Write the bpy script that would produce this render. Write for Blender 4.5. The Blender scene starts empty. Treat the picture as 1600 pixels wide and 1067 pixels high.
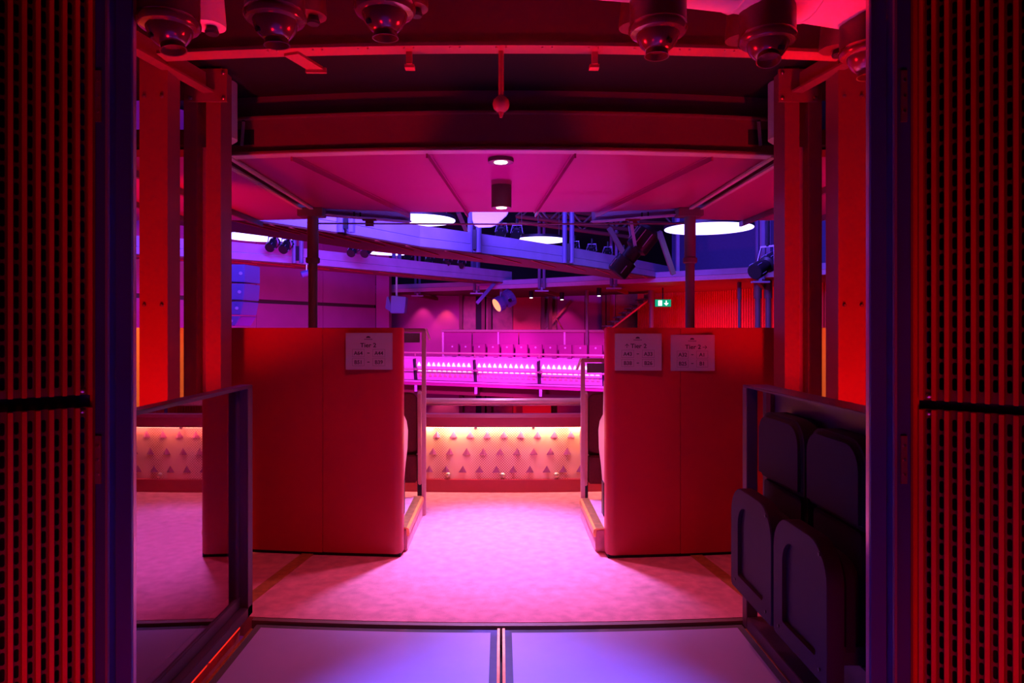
import bpy, bmesh, math, random
from mathutils import Vector, Matrix
random.seed(7)
C = bpy.context.scene.collection
scn = bpy.context.scene
PI = math.pi

# ------------------------------------------------------------------ camera, world, lights, exposure
F = 1067.0; CX, CY = 783.0, 512.0; CAMZ = 1.457
cam_d = bpy.data.cameras.new('camera'); cam = bpy.data.objects.new('camera', cam_d); C.objects.link(cam)
cam.location = (0, 0, CAMZ); cam.rotation_euler = (PI/2, 0, 0)
cam_d.sensor_width = 36.0; cam_d.lens = 36.0*F/1600.0
cam_d.shift_x = (800-CX)/1600.0; cam_d.shift_y = -(533.5-CY)/1600.0
cam_d.clip_start = 0.05; cam_d.clip_end = 200
scn.camera = cam
w = bpy.data.worlds.new('world'); scn.world = w; w.use_nodes = True
w.node_tree.nodes['Background'].inputs[0].default_value = (0.0, 0.0, 0.0, 1)
w.node_tree.nodes['Background'].inputs[1].default_value = 0.0
vs = scn.view_settings
vs.view_transform = 'Standard'; vs.look = 'None'; vs.gamma = 1.0; vs.exposure = 0.0; vs.use_curve_mapping = False
scn.cycles.use_denoising = True
scn.cycles.max_bounces = 8
scn.cycles.sample_clamp_indirect = 8.0

def lamp(name, kind, loc, target, energy, color, size=0.1, size_y=None, angle=60, blend=0.5):
    d = bpy.data.lights.new(name, kind); o = bpy.data.objects.new(name, d); C.objects.link(o)
    o.location = loc; d.energy = energy; d.color = color
    if target is not None:
        o.rotation_euler = (Vector(target)-Vector(loc)).to_track_quat('-Z', 'Y').to_euler()
    if kind == 'AREA':
        d.size = size
        if size_y: d.shape = 'RECTANGLE'; d.size_y = size_y
    elif kind == 'SPOT':
        d.spot_size = math.radians(angle); d.spot_blend = blend; d.shadow_soft_size = size
    else:
        d.shadow_soft_size = size
    return o

RED = (1.0, 0.003, 0.012); MAG = (1.0, 0.0, 0.42); VIO = (0.20, 0.10, 1.0); BLU = (0.07, 0.05, 1.0); WARM = (1.0, 0.42, 0.20)
# red floods at floor level on both sides of the passage
lamp('red_flood', 'SPOT', (-1.78, 2.35, 0.25), (-1.80, 3.95, 2.35), 200, RED, 0.08, None, 62, 0.5)
lamp('red_flood', 'SPOT', (1.78, 2.35, 0.25), (1.80, 3.95, 2.35), 200, RED, 0.08, None, 62, 0.5)
lamp('red_flood', 'SPOT', (1.5, 2.3, 0.2), (0.95, 2.4, 2.6), 430, RED, 0.08, None, 54, 0.6)
lamp('red_flood', 'SPOT', (-1.55, 3.15, 0.15), (-0.30, 2.76, 2.6), 350, RED, 0.08, None, 58, 0.6)
lamp('red_flood', 'SPOT', (1.55, 3.15, 0.15), (0.30, 2.76, 2.6), 350, RED, 0.08, None, 58, 0.6)
lamp('flange_fill_red', 'SPOT', (-1.36, 2.80, 1.30), (-0.1, 2.82, 2.6), 190, RED, 0.05, None, 62, 0.6)  # added unseen fill for the front beam's flange, no lamp stands here
lamp('flange_fill_red', 'SPOT', (1.36, 2.80, 1.30), (0.1, 2.82, 2.6), 190, RED, 0.05, None, 62, 0.6)
# added pink fill for walls and carpet, set at the front beam's brackets
lamp('pink_fill', 'SPOT', (-0.39, 2.88, 2.53), (-0.6, 3.75, 0.0), 52, (1.0, 0.11, 0.20), 0.012, None, 95, 0.9)
lamp('pink_fill', 'SPOT', (0.39, 2.88, 2.53), (0.6, 3.75, 0.0), 52, (1.0, 0.11, 0.20), 0.012, None, 95, 0.9)
# foyer: added red fills low out of view, violet spots on the glass floor
lamp('foyer_fill_red', 'AREA', (-0.97, 1.1, 0.15), (-1.4, 1.95, 0.85), 4.4, RED, 0.3, 0.3)
lamp('foyer_fill_red', 'AREA', (0.97, 1.1, 0.15), (1.4, 1.95, 0.85), 4.4, RED, 0.3, 0.3)
lamp('foyer_fill_red', 'SPOT', (-0.97, 1.1, 0.1), (-0.6, 2.2, 2.5), 36, RED, 0.05, None, 46, 0.8)
lamp('foyer_fill_red', 'SPOT', (0.97, 1.1, 0.1), (0.9, 2.3, 2.5), 36, RED, 0.05, None, 46, 0.8)
lamp('floor_spot', 'SPOT', (0.05, 2.62, 2.95), (0.05, 2.45, 0), 900, (0.21, 0.18, 1.0), 0.05, None, 38, 1.0)
lamp('floor_spot', 'SPOT', (0, 0.3, 2.9), (0, 0.9, 0), 420, (0.16, 0.06, 1.0), 0.1, None, 66, 1.0)
# house wash: unseen lamps standing in for the stage lights
lamp('wash_violet', 'AREA', (-1.0, 7.9, 4.6), (0.5, 14.5, 2.7), 1450, (0.16, 0.075, 1.0), 6.0, 1.2)
lamp('wash_blue', 'AREA', (5.0, 11.0, 4.4), (5.5, 19.0, 3.6), 20, BLU, 2.0, 1.0)
lamp('wash_magenta', 'SPOT', (-1.6, 13.8, 2.5), (-1.2, 20.6, 0.1), 3800, (1.0, 0.04, 0.95), 0.2, None, 40, 0.5)
lamp('wash_magenta', 'SPOT', (1.6, 14.6, 2.4), (1.6, 19.5, 0.1), 2800, (1.0, 0.04, 0.95), 0.2, None, 46, 0.5)
lamp('wash_magenta', 'AREA', (-3.5, 11.5, -1.0), (-6.0, 18.5, 0.2), 330, (1.0, 0.0, 0.65), 2.0, 0.5)
lamp('soffit_uplight', 'SPOT', (0, 8.6, -0.8), (0, 5.9, 2.6), 520, (1.0, 0.0, 0.75), 0.2, None, 40, 1.0)
lamp('bay_fill_red', 'SPOT', (-3.3, 5.0, 0.4), (-2.95, 6.0, 2.6), 330, (1.0, 0.0, 0.02), 0.1, None, 52, 0.5)  # added to redden the side bay soffit, no known source
lamp('bay_magenta', 'SPOT', (2.9, 5.0, 0.4), (2.7, 6.0, 2.6), 130, (1.0, 0.0, 0.3), 0.1, None, 75, 0.6)
lamp('stage_red', 'AREA', (0, 14, -3.4), (0, 14.2, 3), 100, (1.0, 0.0, 0.03), 8, 4)
# aisle and rail spots at the pendants, then added violet fills
lamp('pendant_beam', 'SPOT', (0, 5.5, 2.38), (0, 4.6, 0), 780, (0.74, 0.48, 1.5), 0.13, None, 58, 1.0)
lamp('pendant_beam', 'SPOT', (0, 4.72, 2.54), (0, 3.95, 0), 150, (1.0, 0.17, 0.42), 0.05, None, 76, 1.0)
lamp('rail_beam', 'SPOT', (0, 5.5, 2.38), (0, 6.1, 0.75), 85, (0.75, 0.38, 1.0), 0.05, None, 62, 0.6)
lamp('beam_fill_violet', 'SPOT', (0, 6.45, 1.9), (-1.25, 6.9, 2.58), 26, (0.22, 0.12, 1.0), 0.02, None, 46, 0.8)  # added violet fill for the channel beams, no lamp hangs here
lamp('beam_fill_violet', 'SPOT', (0, 6.45, 1.9), (1.25, 6.9, 2.52), 30, (0.22, 0.12, 1.0), 0.02, None, 50, 0.8)
lamp('rail_fill_back', 'SPOT', (0, 9.2, 4.2), (0, 6.0, 0.7), 420, (0.75, 0.22, 1.0), 0.1, None, 36, 0.8)  # added unseen fill on the handrail from the hall side

# ------------------------------------------------------------------ materials
def srgb(r, g, b):
    f = lambda c: (c/255/12.92) if c/255 <= 0.04045 else ((c/255+0.055)/1.055)**2.4
    return (f(r), f(g), f(b))
def mat(name, col, rough=0.5, metal=0.0, noise=0.0, nscale=20.0, bump=0.0, bscale=200.0, coat=0.0, spec=0.5, trans=0.0, emit=None, estr=0.0, sheen=0.0):
    m = bpy.data.materials.new(name); m.use_nodes = True
    nt = m.node_tree; b = nt.nodes['Principled BSDF']
    b.inputs['Base Color'].default_value = (*col, 1); b.inputs['Roughness'].default_value = rough; b.inputs['Metallic'].default_value = metal
    b.inputs['Specular IOR Level'].default_value = spec
    b.inputs['Coat Weight'].default_value = coat; b.inputs['Transmission Weight'].default_value = trans
    b.inputs['Sheen Weight'].default_value = sheen
    if emit: b.inputs['Emission Color'].default_value = (*emit, 1); b.inputs['Emission Strength'].default_value = estr
    tc = nt.nodes.new('ShaderNodeTexCoord')
    if noise > 0:
        n = nt.nodes.new('ShaderNodeTexNoise'); n.inputs['Scale'].default_value = nscale; n.inputs['Detail'].default_value = 5
        nt.links.new(tc.outputs['Object'], n.inputs['Vector'])
        r = nt.nodes.new('ShaderNodeMapRange'); r.inputs[1].default_value = 0.3; r.inputs[2].default_value = 0.7
        r.inputs[3].default_value = 1-noise; r.inputs[4].default_value = 1+noise
        nt.links.new(n.outputs['Fac'], r.inputs[0])
        mx = nt.nodes.new('ShaderNodeMix'); mx.data_type = 'RGBA'; mx.blend_type = 'MULTIPLY'; mx.inputs[0].default_value = 1
        mx.inputs[6].default_value = (*col, 1); nt.links.new(r.outputs[0], mx.inputs[7]); nt.links.new(mx.outputs[2], b.inputs['Base Color'])
    if bump > 0:
        n2 = nt.nodes.new('ShaderNodeTexNoise'); n2.inputs['Scale'].default_value = bscale; n2.inputs['Detail'].default_value = 3
        nt.links.new(tc.outputs['Object'], n2.inputs['Vector'])
        bp = nt.nodes.new('ShaderNodeBump'); bp.inputs['Strength'].default_value = bump; bp.inputs['Distance'].default_value = 0.01
        nt.links.new(n2.outputs['Fac'], bp.inputs['Height']); nt.links.new(bp.outputs['Normal'], b.inputs['Normal'])
    return m
M = {}
M['carpet'] = mat('carpet', (0.72, 0.29, 0.38), 0.95, noise=0.18, nscale=14, bump=0.5, bscale=260, spec=0.1, sheen=0.2)
M['red_wall'] = mat('red_wall', (0.43, 0.006, 0.028), 0.42, noise=0.05, nscale=3, bump=0.03, bscale=300)
M['dark_gap'] = mat('dark_gap', (0.01, 0.008, 0.008), 0.8)
M['steel'] = mat('steel', (0.32, 0.05, 0.06), 0.5, noise=0.05, nscale=4)
M['beam_steel'] = mat('beam_steel', (0.22, 0.06, 0.06), 0.5, noise=0.05, nscale=4)
M['steel_dark'] = mat('steel_dark', (0.16, 0.11, 0.11), 0.55, noise=0.08, nscale=5)
M['ceil_dark'] = mat('ceil_dark', (0.014, 0.006, 0.006), 0.8, noise=0.1)
M['soffit'] = mat('soffit', (0.40, 0.02, 0.17), 0.36, noise=0.03, nscale=2)
M['frame'] = mat('frame', (0.06, 0.03, 0.07), 0.38, noise=0.06, nscale=8)
M['jamb'] = mat('jamb', (0.05, 0.04, 0.18), 0.45, noise=0.06, nscale=8)
M['crimson'] = mat('crimson', (0.42, 0.03, 0.07), 0.4, noise=0.04)
M['perf_red_shade'] = mat('perf_red_shade', (0.16, 0.006, 0.006), 0.6, noise=0.05)  # darker than the slat red, paints the shade between the slats
M['joint'] = mat('joint', (0.05, 0.01, 0.02), 0.7)
M['perf_red'] = mat('perf_red', (0.58, 0.010, 0.008), 0.5, noise=0.05, nscale=8, spec=0.15)
M['black'] = mat('black', (0.004, 0.004, 0.004), 0.7)
M['brush'] = mat('brush', (0.25, 0.2, 0.18), 0.9, bump=0.6, bscale=900)
M['hinge'] = mat('hinge', (0.45, 0.16, 0.2), 0.35, metal=0.7)
M['screw'] = mat('screw', (0.6, 0.5, 0.5), 0.3, metal=1.0)
M['pod'] = mat('pod', (0.09, 0.02, 0.025), 0.32, noise=0.05, nscale=8)
M['pod_gloss'] = mat('pod_gloss', (0.24, 0.06, 0.08), 0.16, metal=0.6)
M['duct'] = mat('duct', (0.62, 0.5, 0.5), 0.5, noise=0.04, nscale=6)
M['sign'] = mat('sign', (0.40, 0.36, 0.38), 0.25, noise=0.02)
M['ink'] = mat('ink', (0.02, 0.01, 0.015), 0.5)
M['brass'] = mat('brass', (0.80, 0.42, 0.16), 0.3, metal=0.85, noise=0.15, nscale=25)
M['oak'] = mat('oak', (0.42, 0.20, 0.07), 0.35, noise=0.25, nscale=30)
M['seat_cloth'] = mat('seat_cloth', (0.16, 0.012, 0.02), 0.85, noise=0.12, nscale=60, bump=0.3, bscale=500)
M['seat_shell'] = mat('seat_shell', (0.70, 0.30, 0.26), 0.4, noise=0.05)
M['fold_shell'] = mat('fold_shell', (0.024, 0.004, 0.022), 0.6, noise=0.05, bump=0.05, bscale=500, spec=0.12)
M['fold_cloth'] = mat('fold_cloth', (0.008, 0.004, 0.008), 0.95, bump=0.2, bscale=600)
M['rail'] = mat('rail', (0.66, 0.36, 0.38), 0.28, metal=0.35, noise=0.03)
M['violet_steel'] = mat('violet_steel', (0.42, 0.35, 0.62), 0.5, noise=0.08, nscale=3)
M['hanger'] = mat('hanger', (0.17, 0.14, 0.32), 0.5)
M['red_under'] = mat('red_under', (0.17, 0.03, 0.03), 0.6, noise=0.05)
M['equip'] = mat('equip', (0.018, 0.015, 0.022), 0.4, spec=0.3)
M['speaker'] = mat('speaker', (0.13, 0.10, 0.34), 0.5, bump=0.2, bscale=400)
M['lens'] = mat('lens', (1, 0.5, 0.2), 0.3, emit=(1.0, 0.30, 0.09), estr=1.7)
M['lamp_white'] = mat('lamp_white', (1, 1, 1), 0.3, emit=(1.0, 0.93, 0.80), estr=7.0)
M['disc'] = mat('disc', (1, 1, 1), 0.4, emit=(0.40, 0.33, 1.0), estr=5.0)
M['led'] = mat('led', (1, 0.8, 0.5), 0.4, emit=(1.0, 0.62, 0.30), estr=10.0)
M['plaster'] = mat('plaster', (0.38, 0.03, 0.21), 0.7, noise=0.05, nscale=2)
M['wood_dark'] = mat('wood_dark', (0.30, 0.10, 0.06), 0.5, noise=0.25, nscale=5)
M['red_slat'] = mat('red_slat', (0.62, 0.05, 0.04), 0.55, noise=0.05)
M['blue_wall'] = mat('blue_wall', (0.07, 0.06, 0.20), 0.6, noise=0.06)
M['tier_panel'] = mat('tier_panel', (0.62, 0.36, 0.56), 0.45, noise=0.05)
M['tri_glow'] = mat('tri_glow', (1, 0.8, 0.9), 0.4, emit=(1.0, 0.55, 0.95), estr=1.6)  # glow stands in for light caught on the flaps
M['tri_warm'] = mat('tri_warm', (0.9, 0.40, 0.3), 0.4, noise=0.05)
M['exit_green'] = mat('exit_green', (0.0, 0.3, 0.12), 0.4, emit=(0.0, 0.42, 0.16), estr=0.9)
M['exit_white'] = mat('exit_white', (0.9, 1, 0.9), 0.4, emit=(0.7, 1.0, 0.85), estr=1.3)
M['reflector'] = mat('reflector', (0.72, 0.66, 0.80), 0.4, noise=0.02)
M['floor_frost'] = mat('floor_frost', (0.34, 0.36, 0.70), 0.25, noise=0.06, nscale=3, coat=0.3)
M['floor_border'] = mat('floor_border', (0.09, 0.13, 0.15), 0.16, noise=0.05, coat=0.4)
M['hall_floor'] = mat('hall_floor', (0.12, 0.04, 0.05), 0.6, noise=0.1)

def perforated_mat():
    m = mat('perforated_brass', (0.80, 0.45, 0.30), 0.42, metal=0.25); nt = m.node_tree; b = nt.nodes['Principled BSDF']
    tc = nt.nodes.new('ShaderNodeTexCoord'); mp = nt.nodes.new('ShaderNodeMapping'); mp.inputs['Rotation'].default_value = (0, PI/4, 0)
    v = nt.nodes.new('ShaderNodeTexVoronoi'); v.inputs['Scale'].default_value = 62; v.inputs['Randomness'].default_value = 0
    r = nt.nodes.new('ShaderNodeValToRGB'); r.color_ramp.elements[0].position = 0.26; r.color_ramp.elements[1].position = 0.34
    r.color_ramp.elements[0].color = (0.30, 0.05, 0.08, 1); r.color_ramp.elements[1].color = (0.92, 0.60, 0.50, 1)
    nt.links.new(tc.outputs['Object'], mp.inputs['Vector']); nt.links.new(mp.outputs['Vector'], v.inputs['Vector'])
    nt.links.new(v.outputs['Distance'], r.inputs['Fac']); nt.links.new(r.outputs['Color'], b.inputs['Base Color'])
    return m
M['perf_brass'] = perforated_mat()
def glass_mat():
    m = bpy.data.materials.new('rail_glass'); m.use_nodes = True; nt = m.node_tree; nt.nodes.clear()
    o = nt.nodes.new('ShaderNodeOutputMaterial'); t = nt.nodes.new('ShaderNodeBsdfTransparent'); t.inputs[0].default_value = (0.78, 0.34, 0.52, 1)
    g = nt.nodes.new('ShaderNodeBsdfGlossy'); g.inputs['Roughness'].default_value = 0.01; g.inputs[0].default_value = (0.98, 0.50, 0.80, 1)
    lw = nt.nodes.new('ShaderNodeFresnel'); lw.inputs['IOR'].default_value = 1.9
    mr = nt.nodes.new('ShaderNodeMapRange'); mr.inputs[3].default_value = 0.22; mr.inputs[4].default_value = 1.0
    mx = nt.nodes.new('ShaderNodeMixShader')
    nt.links.new(lw.outputs[0], mr.inputs[0]); nt.links.new(mr.outputs[0], mx.inputs[0])
    nt.links.new(t.outputs[0], mx.inputs[1]); nt.links.new(g.outputs[0], mx.inputs[2]); nt.links.new(mx.outputs[0], o.inputs[0])
    return m
M['glass'] = glass_mat()

# ------------------------------------------------------------------ mesh helpers
def P(px, py, Y): return Vector(((px-CX)*Y/F, Y, CAMZ+(CY-py)*Y/F))
def arcY(x, R, yc=15.3): return yc-math.sqrt(max(R*R-x*x, 0.01))
ORG = {}
class MB:
    def __init__(s): s.v = []; s.f = []
    def add(s, vs, fs):
        o = len(s.v); s.v += [Vector(p) for p in vs]; s.f += [tuple(i+o for i in f) for f in fs]; return s
    def box(s, x0, y0, z0, x1, y1, z1):
        v = [(x0,y0,z0),(x1,y0,z0),(x1,y1,z0),(x0,y1,z0),(x0,y0,z1),(x1,y0,z1),(x1,y1,z1),(x0,y1,z1)]
        return s.add(v, [(0,3,2,1),(4,5,6,7),(0,1,5,4),(1,2,6,5),(2,3,7,6),(3,0,4,7)])
    def bar(s, a, b, w, h, up=(0,0,1)):
        a, b, up = Vector(a), Vector(b), Vector(up); d = (b-a).normalized(); r = d.cross(up).normalized()*w/2; u = r.cross(d).normalized()*h/2
        v = [a-r-u, a+r-u, a+r+u, a-r+u, b-r-u, b+r-u, b+r+u, b-r+u]
        return s.add(v, [(0,1,2,3),(7,6,5,4),(4,5,1,0),(5,6,2,1),(6,7,3,2),(7,4,0,3)])
    def prism(s, pts, vec):
        n = len(pts); pts = [Vector(p) for p in pts]; vec = Vector(vec)
        v = pts+[p+vec for p in pts]
        return s.add(v, [tuple(range(n-1,-1,-1)), tuple(range(n,2*n))]+[(i,(i+1)%n,n+(i+1)%n,n+i) for i in range(n)])
    def sweep(s, secs, closed=True, caps=True):
        n = len(secs[0]); v = [p for sec in secs for p in sec]; f = []
        for k in range(len(secs)-1):
            for i in range(n if closed else n-1):
                j = (i+1)%n; f.append((k*n+i, k*n+j, (k+1)*n+j, (k+1)*n+i))
        if caps and closed: f += [tuple(range(n-1,-1,-1)), tuple((len(secs)-1)*n+i for i in range(n))]
        return s.add(v, f)
    def tube(s, pts, r, n=10):
        pts = [Vector(p) for p in pts]; secs = []
        for k, p in enumerate(pts):
            d = (pts[min(k+1,len(pts)-1)]-pts[max(k-1,0)]).normalized()
            up = Vector((0,0,1)) if abs(d.z) < 0.9 else Vector((0,1,0))
            a = d.cross(up).normalized(); b = a.cross(d).normalized()
            secs.append([p+(a*math.cos(t)+b*math.sin(t))*r for t in [2*PI*i/n for i in range(n)]])
        return s.sweep(secs)
    def lathe(s, prof, o, axis=(0,0,1), n=20):
        o, ax = Vector(o), Vector(axis).normalized(); t = Vector((1,0,0)) if abs(ax.x) < 0.9 else Vector((0,1,0))
        a = ax.cross(t).normalized(); b = ax.cross(a).normalized()
        return s.sweep([[o+ax*h+(a*math.cos(q)+b*math.sin(q))*r for q in [2*PI*i/n for i in range(n)]] for r, h in prof])
    def cyl(s, a, b, r0, r1=None, n=16):
        a, b = Vector(a), Vector(b); return s.lathe([(r0,0),(r0 if r1 is None else r1,(b-a).length)], a, b-a, n)
    def build(s, name, m, parent=None, bevel=0, smooth=False, at=None, seg=2):
        org = ORG.get(parent.name if parent else '', None)
        if org is None:
            xs, ys, zs = [p.x for p in s.v], [p.y for p in s.v], [p.z for p in s.v]
            org = Vector(at) if at is not None else Vector(((min(xs)+max(xs))/2, (min(ys)+max(ys))/2, min(zs)))
        me = bpy.data.meshes.new(name); me.from_pydata([tuple(p-org) for p in s.v], [], s.f); me.validate()
        bm = bmesh.new(); bm.from_mesh(me); bmesh.ops.recalc_face_normals(bm, faces=bm.faces)
        if bevel: bmesh.ops.bevel(bm, geom=[e for e in bm.edges if len(e.link_faces) == 2 and e.calc_face_angle(0) > 0.5], offset=bevel, segments=seg, affect='EDGES', clamp_overlap=True)
        bm.to_mesh(me); bm.free()
        if smooth:
            me.polygons.foreach_set('use_smooth', [True]*len(me.polygons)); me.set_sharp_from_angle(angle=0.62)
        me.materials.append(m if not isinstance(m, str) else M[m])
        o = bpy.data.objects.new(name, me); C.objects.link(o)
        if parent: o.parent = parent
        else: o.location = org
        ORG[o.name] = org
        return o
def tag(o, label=None, cat=None, group=None, kind=None):
    for k, v in (('label', label), ('category', cat), ('group', group), ('kind', kind)):
        if v: o[k] = v
    return o
def thing(name, loc, label=None, cat=None, group=None, kind=None):
    o = bpy.data.objects.new(name, None); C.objects.link(o); o.location = loc; o.empty_display_size = 0.1
    ORG[o.name] = Vector(loc); return tag(o, label, cat, group, kind)
def copy_tree(o, delta, label=None):
    c = o.copy(); C.objects.link(c); c.location = o.location+Vector(delta); ORG[c.name] = ORG[o.name]+Vector(delta)
    if label: c['label'] = label
    for ch in list(o.children):
        k = ch.copy(); C.objects.link(k); k.parent = c
        for g in list(ch.children):
            q = g.copy(); C.objects.link(q); q.parent = k
    return c
def share(o, parent, delta):      # a further piece with the same mesh
    k = o.copy(); C.objects.link(k); k.parent = parent; k.location = Vector(o.location)+Vector(delta); return k
def rrect(w, h, r, n=5, top_only=False):  # rounded outline about the centre, (u, v)
    pts = []
    for cx, cy, a0, rr in ((w/2, h/2, 0, r), (-w/2, h/2, 90, r), (-w/2, -h/2, 180, 0.02 if top_only else r), (w/2, -h/2, 270, 0.02 if top_only else r)):
        sx, sy = (1 if cx > 0 else -1), (1 if cy > 0 else -1)
        for k in range(n+1):
            a = math.radians(a0+90*k/n); pts.append((cx-sx*rr+rr*math.cos(a), cy-sy*rr+rr*math.sin(a)))
    return pts
def ring_beam(prof, R0, x0, x1, n=24):     # profile (dR, z) swept along the arc about the hall centre; dR > 0 lies nearer to the camera
    mb = MB(); secs = []
    for k in range(n+1):
        x = x0+(x1-x0)*k/n; secs.append([Vector((x, arcY(x, R0+dr), z)) for dr, z in prof])
    return mb.sweep(secs)
def i_prof(w, z0, z1, t=0.014, tw=0.012):
    return [(w/2,z0),(w/2,z0+t),(tw/2,z0+t),(tw/2,z1-t),(w/2,z1-t),(w/2,z1),(-w/2,z1),(-w/2,z1-t),(-tw/2,z1-t),(-tw/2,z0+t),(-w/2,z0+t),(-w/2,z0)]

# ================================================================== large structure: floors, passage ceiling, soffit
def S(o): return tag(o, kind='structure')
RE = 11.957   # ring radius of the carpet edge
xs = [-4+8*k/48 for k in range(49)]
mb = MB(); mb.prism([(x, arcY(x, RE-0.035), -0.1) for x in xs]+[(x, arcY(x, 8.98), -0.1) for x in reversed(xs)], (0, 0, 0.1))
floor = S(mb.build('floor', 'carpet', at=(0, 4.5, 0)))
for s in (-1, 1):
    mb = MB(); mb.box(min(s*1.275, s*4), 0.9, -0.1, max(s*1.275, s*4), 3.33, 0.0); S(mb.build('floor', 'carpet', at=(s*2.6, 2, 0)))
S(MB().box(-4, -5, -0.1, 4, 0.88, 0.0).build('floor', 'floor_frost', at=(0, -2, 0)))
S(MB().box(-1.27, 0.9, -0.16, 1.27, 3.42, -0.12).build('floor', 'dark_gap', at=(0, 2, -0.14)))
# metal edge strip between the carpet and the glass floor
o = ring_beam([(0.012, -0.09), (0.012, 0.003), (-0.02, 0.003), (-0.02, -0.09)], RE, -1.24, 1.24).build('trim_1', 'steel_dark', at=(0, 3.35, 0)); S(o)
ceil = S(thing('ceiling', (0, 3.6, 3.0)))
MB().box(-4, 1.9, 3.02, 4, 4.7, 3.1).build('deck', 'ceil_dark', ceil)
S(MB().box(-4, 1.78, 2.62, 4, 1.9, 3.1).build('trim_2', 'black'))
S(MB().box(-4.1, -1.9, 0, -4.0, 4.7, 3.1).build('wall_left', 'steel_dark'))
S(MB().box(4.0, -1.9, 0, 4.1, 4.7, 3.1).build('wall_right', 'steel_dark'))

# glass floor panels
def floor_panel(x0, x1, label):
    t = thing('glass_floor_plate', ((x0+x1)/2, 2.2, -0.05), label, 'floor panel', 'glass floor panels')
    def pts(ins, z, n=10):
        a, b = x0+ins, x1-ins
        return [(a, 0.92+ins, z), (b, 0.92+ins, z)]+[(b+(a-b)*k/n, arcY(b+(a-b)*k/n, RE+0.03+ins), z) for k in range(n+1)]
    MB().prism(pts(0.012, -0.05), (0, 0, 0.046)).build('glass_border', 'floor_border', t)
    MB().prism(pts(0.045, -0.03), (0, 0, 0.0275)).build('frosted_pane', 'floor_frost', t)
    for (ax, bx) in ((x0, x0+0.012), (x1-0.012, x1)):
        MB().box(ax, 0.92, -0.06, bx, 3.31, 0.0).build('edge_strip', 'brass', t)
floor_panel(-1.215, -0.006, 'frosted glass floor panel beside the glass railing')
floor_panel(0.006, 1.195, 'frosted glass floor panel beside the two folded seats')

# oak strips let into the carpet
for s, lab in ((-1, 'narrow oak strip in the carpet behind the glass railing'), (1, 'narrow oak strip in the carpet behind the folded seats')):
    mb = MB(); mb.prism([(s*1.317, 3.62, 0), (s*1.395, 3.62, 0), (s*1.28, 4.40, 0), (s*1.203, 4.40, 0)], (0, 0, 0.007))
    t = tag(mb.build('floor_strip', 'oak'), lab, 'floor strip', 'oak floor strips')

# soffit of the tier above: panels, ribs, side beams
sof = S(thing('ceiling', (0, 5.7, 2.61)))
seam = [(-1.83, -1.83), (-1.40, -0.93), (-0.487, -0.335), (0.487, 0.345), (1.41, 0.955), (1.83, 1.83)]
ynear = lambda x: arcY(x, 10.83)
for k in range(5):
    (a0, a1), (b0, b1) = seam[k], seam[k+1]
    far = lambda x: 6.82 if abs(x) < 1.0 else 6.60
    MB().prism([(a0+0.006, ynear(a0), 2.612), (b0-0.006, ynear(b0), 2.612), (b1-0.006, far(b1), 2.612), (a1+0.006, far(a1), 2.612)], (0, 0, 0.06)).build('soffit_panel', 'soffit', sof)
for k in range(1, 5):
    a, b = seam[k]; m_ = MB(); m_.bar((a, ynear(a), 2.612), (b, 6.86, 2.612), 0.035, 0.012); m_.bar((a, ynear(a), 2.59), (b, 6.88, 2.59), 0.012, 0.04)
    m_.build('rib', 'soffit', sof)
for s in (-1, 1):
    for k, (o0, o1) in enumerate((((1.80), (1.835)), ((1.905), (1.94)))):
        MB().box(min(s*o0, s*o1), 4.55, 2.59, max(s*o0, s*o1), 6.66+0.25*k, 2.606).build('side_flange', 'duct', sof)  # pale colour stands in for the light on these flanges
    MB().box(min(s*1.838, s*1.90), 4.55, 2.64, max(s*1.838, s*1.90), 6.7, 2.7).build('side_web', 'dark_gap', sof)
    for j in range(3):
        xa, xb = 1.95+j*0.75, 1.95+(j+1)*0.75-0.02
        MB().prism([(s*xa, 4.62, 2.612), (s*xb, 4.62+0.05*j, 2.612), (s*(xb-0.08*(j+1)), 7.35, 2.612), (s*(xa-0.08*j), 7.35-0.1*(j == 0), 2.612)], (0, 0, 0.05)).build('soffit_panel', 'soffit', sof)
    for j in (1, 2):
        xr = 1.94+j*0.75
        MB().bar((s*xr, 4.7, 2.585), (s*(xr-0.08*j), 7.45, 2.585), 0.03, 0.05).build('rib', 'steel_dark', sof)
MB().box(-4, 4.56, 2.68, 4, 6.8, 2.78).build('slab', 'ceil_dark', sof)

# ring beams under the passage ceiling
bA = S(thing('ceiling_beam', (0, 2.83, 2.61)))
ring_beam(i_prof(0.085, 2.61, 3.0), 12.47, -1.45, 1.45).build('i_section', 'beam_steel', bA)
for x in (-0.385, 0.392): 
    MB().box(x-0.012, 2.85, 2.56, x+0.012, 2.875, 2.612).box(x-0.02, 2.86, 2.548, x+0.02, 2.90, 2.562).build('clip', 'steel', bA)
for k in range(-5, 6):
    for dx in (-0.02, 0.02):
        x = k*0.19+0.0+dx; MB().cyl((x, arcY(x, 12.47)-0.028, 2.612), (x, arcY(x, 12.47)-0.028, 2.604), 0.004, n=6).build('bolt_head', 'screw', bA)
MB().bar((-0.88, 2.86, 2.605), (-0.82, 3.03, 2.605), 0.07, 0.012).bar((-0.82, 3.02, 2.597), (-0.82, 3.035, 2.597), 0.09, 0.022).build('stub', 'beam_steel', bA)
bC = S(thing('ceiling_beam', (0, 4.44, 2.61)))
ring_beam(i_prof(0.09, 2.608, 2.855), 10.86, -1.95, 1.95).build('i_section', 'beam_steel', bC)
ring_beam([(0.045, 2.600), (0.045, 2.6075), (-0.045, 2.6075), (-0.045, 2.600)], 10.86, -1.95, 1.95).build('lit_strip', 'duct', bC)  # added pale strip that paints light on the beam's lower flange
ring_beam([(0.0, 2.86), (0.0, 3.02), (-0.05, 3.02), (-0.05, 2.86)], 10.80, -1.95, 1.95).build('upstand', 'steel_dark', bC)
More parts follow.
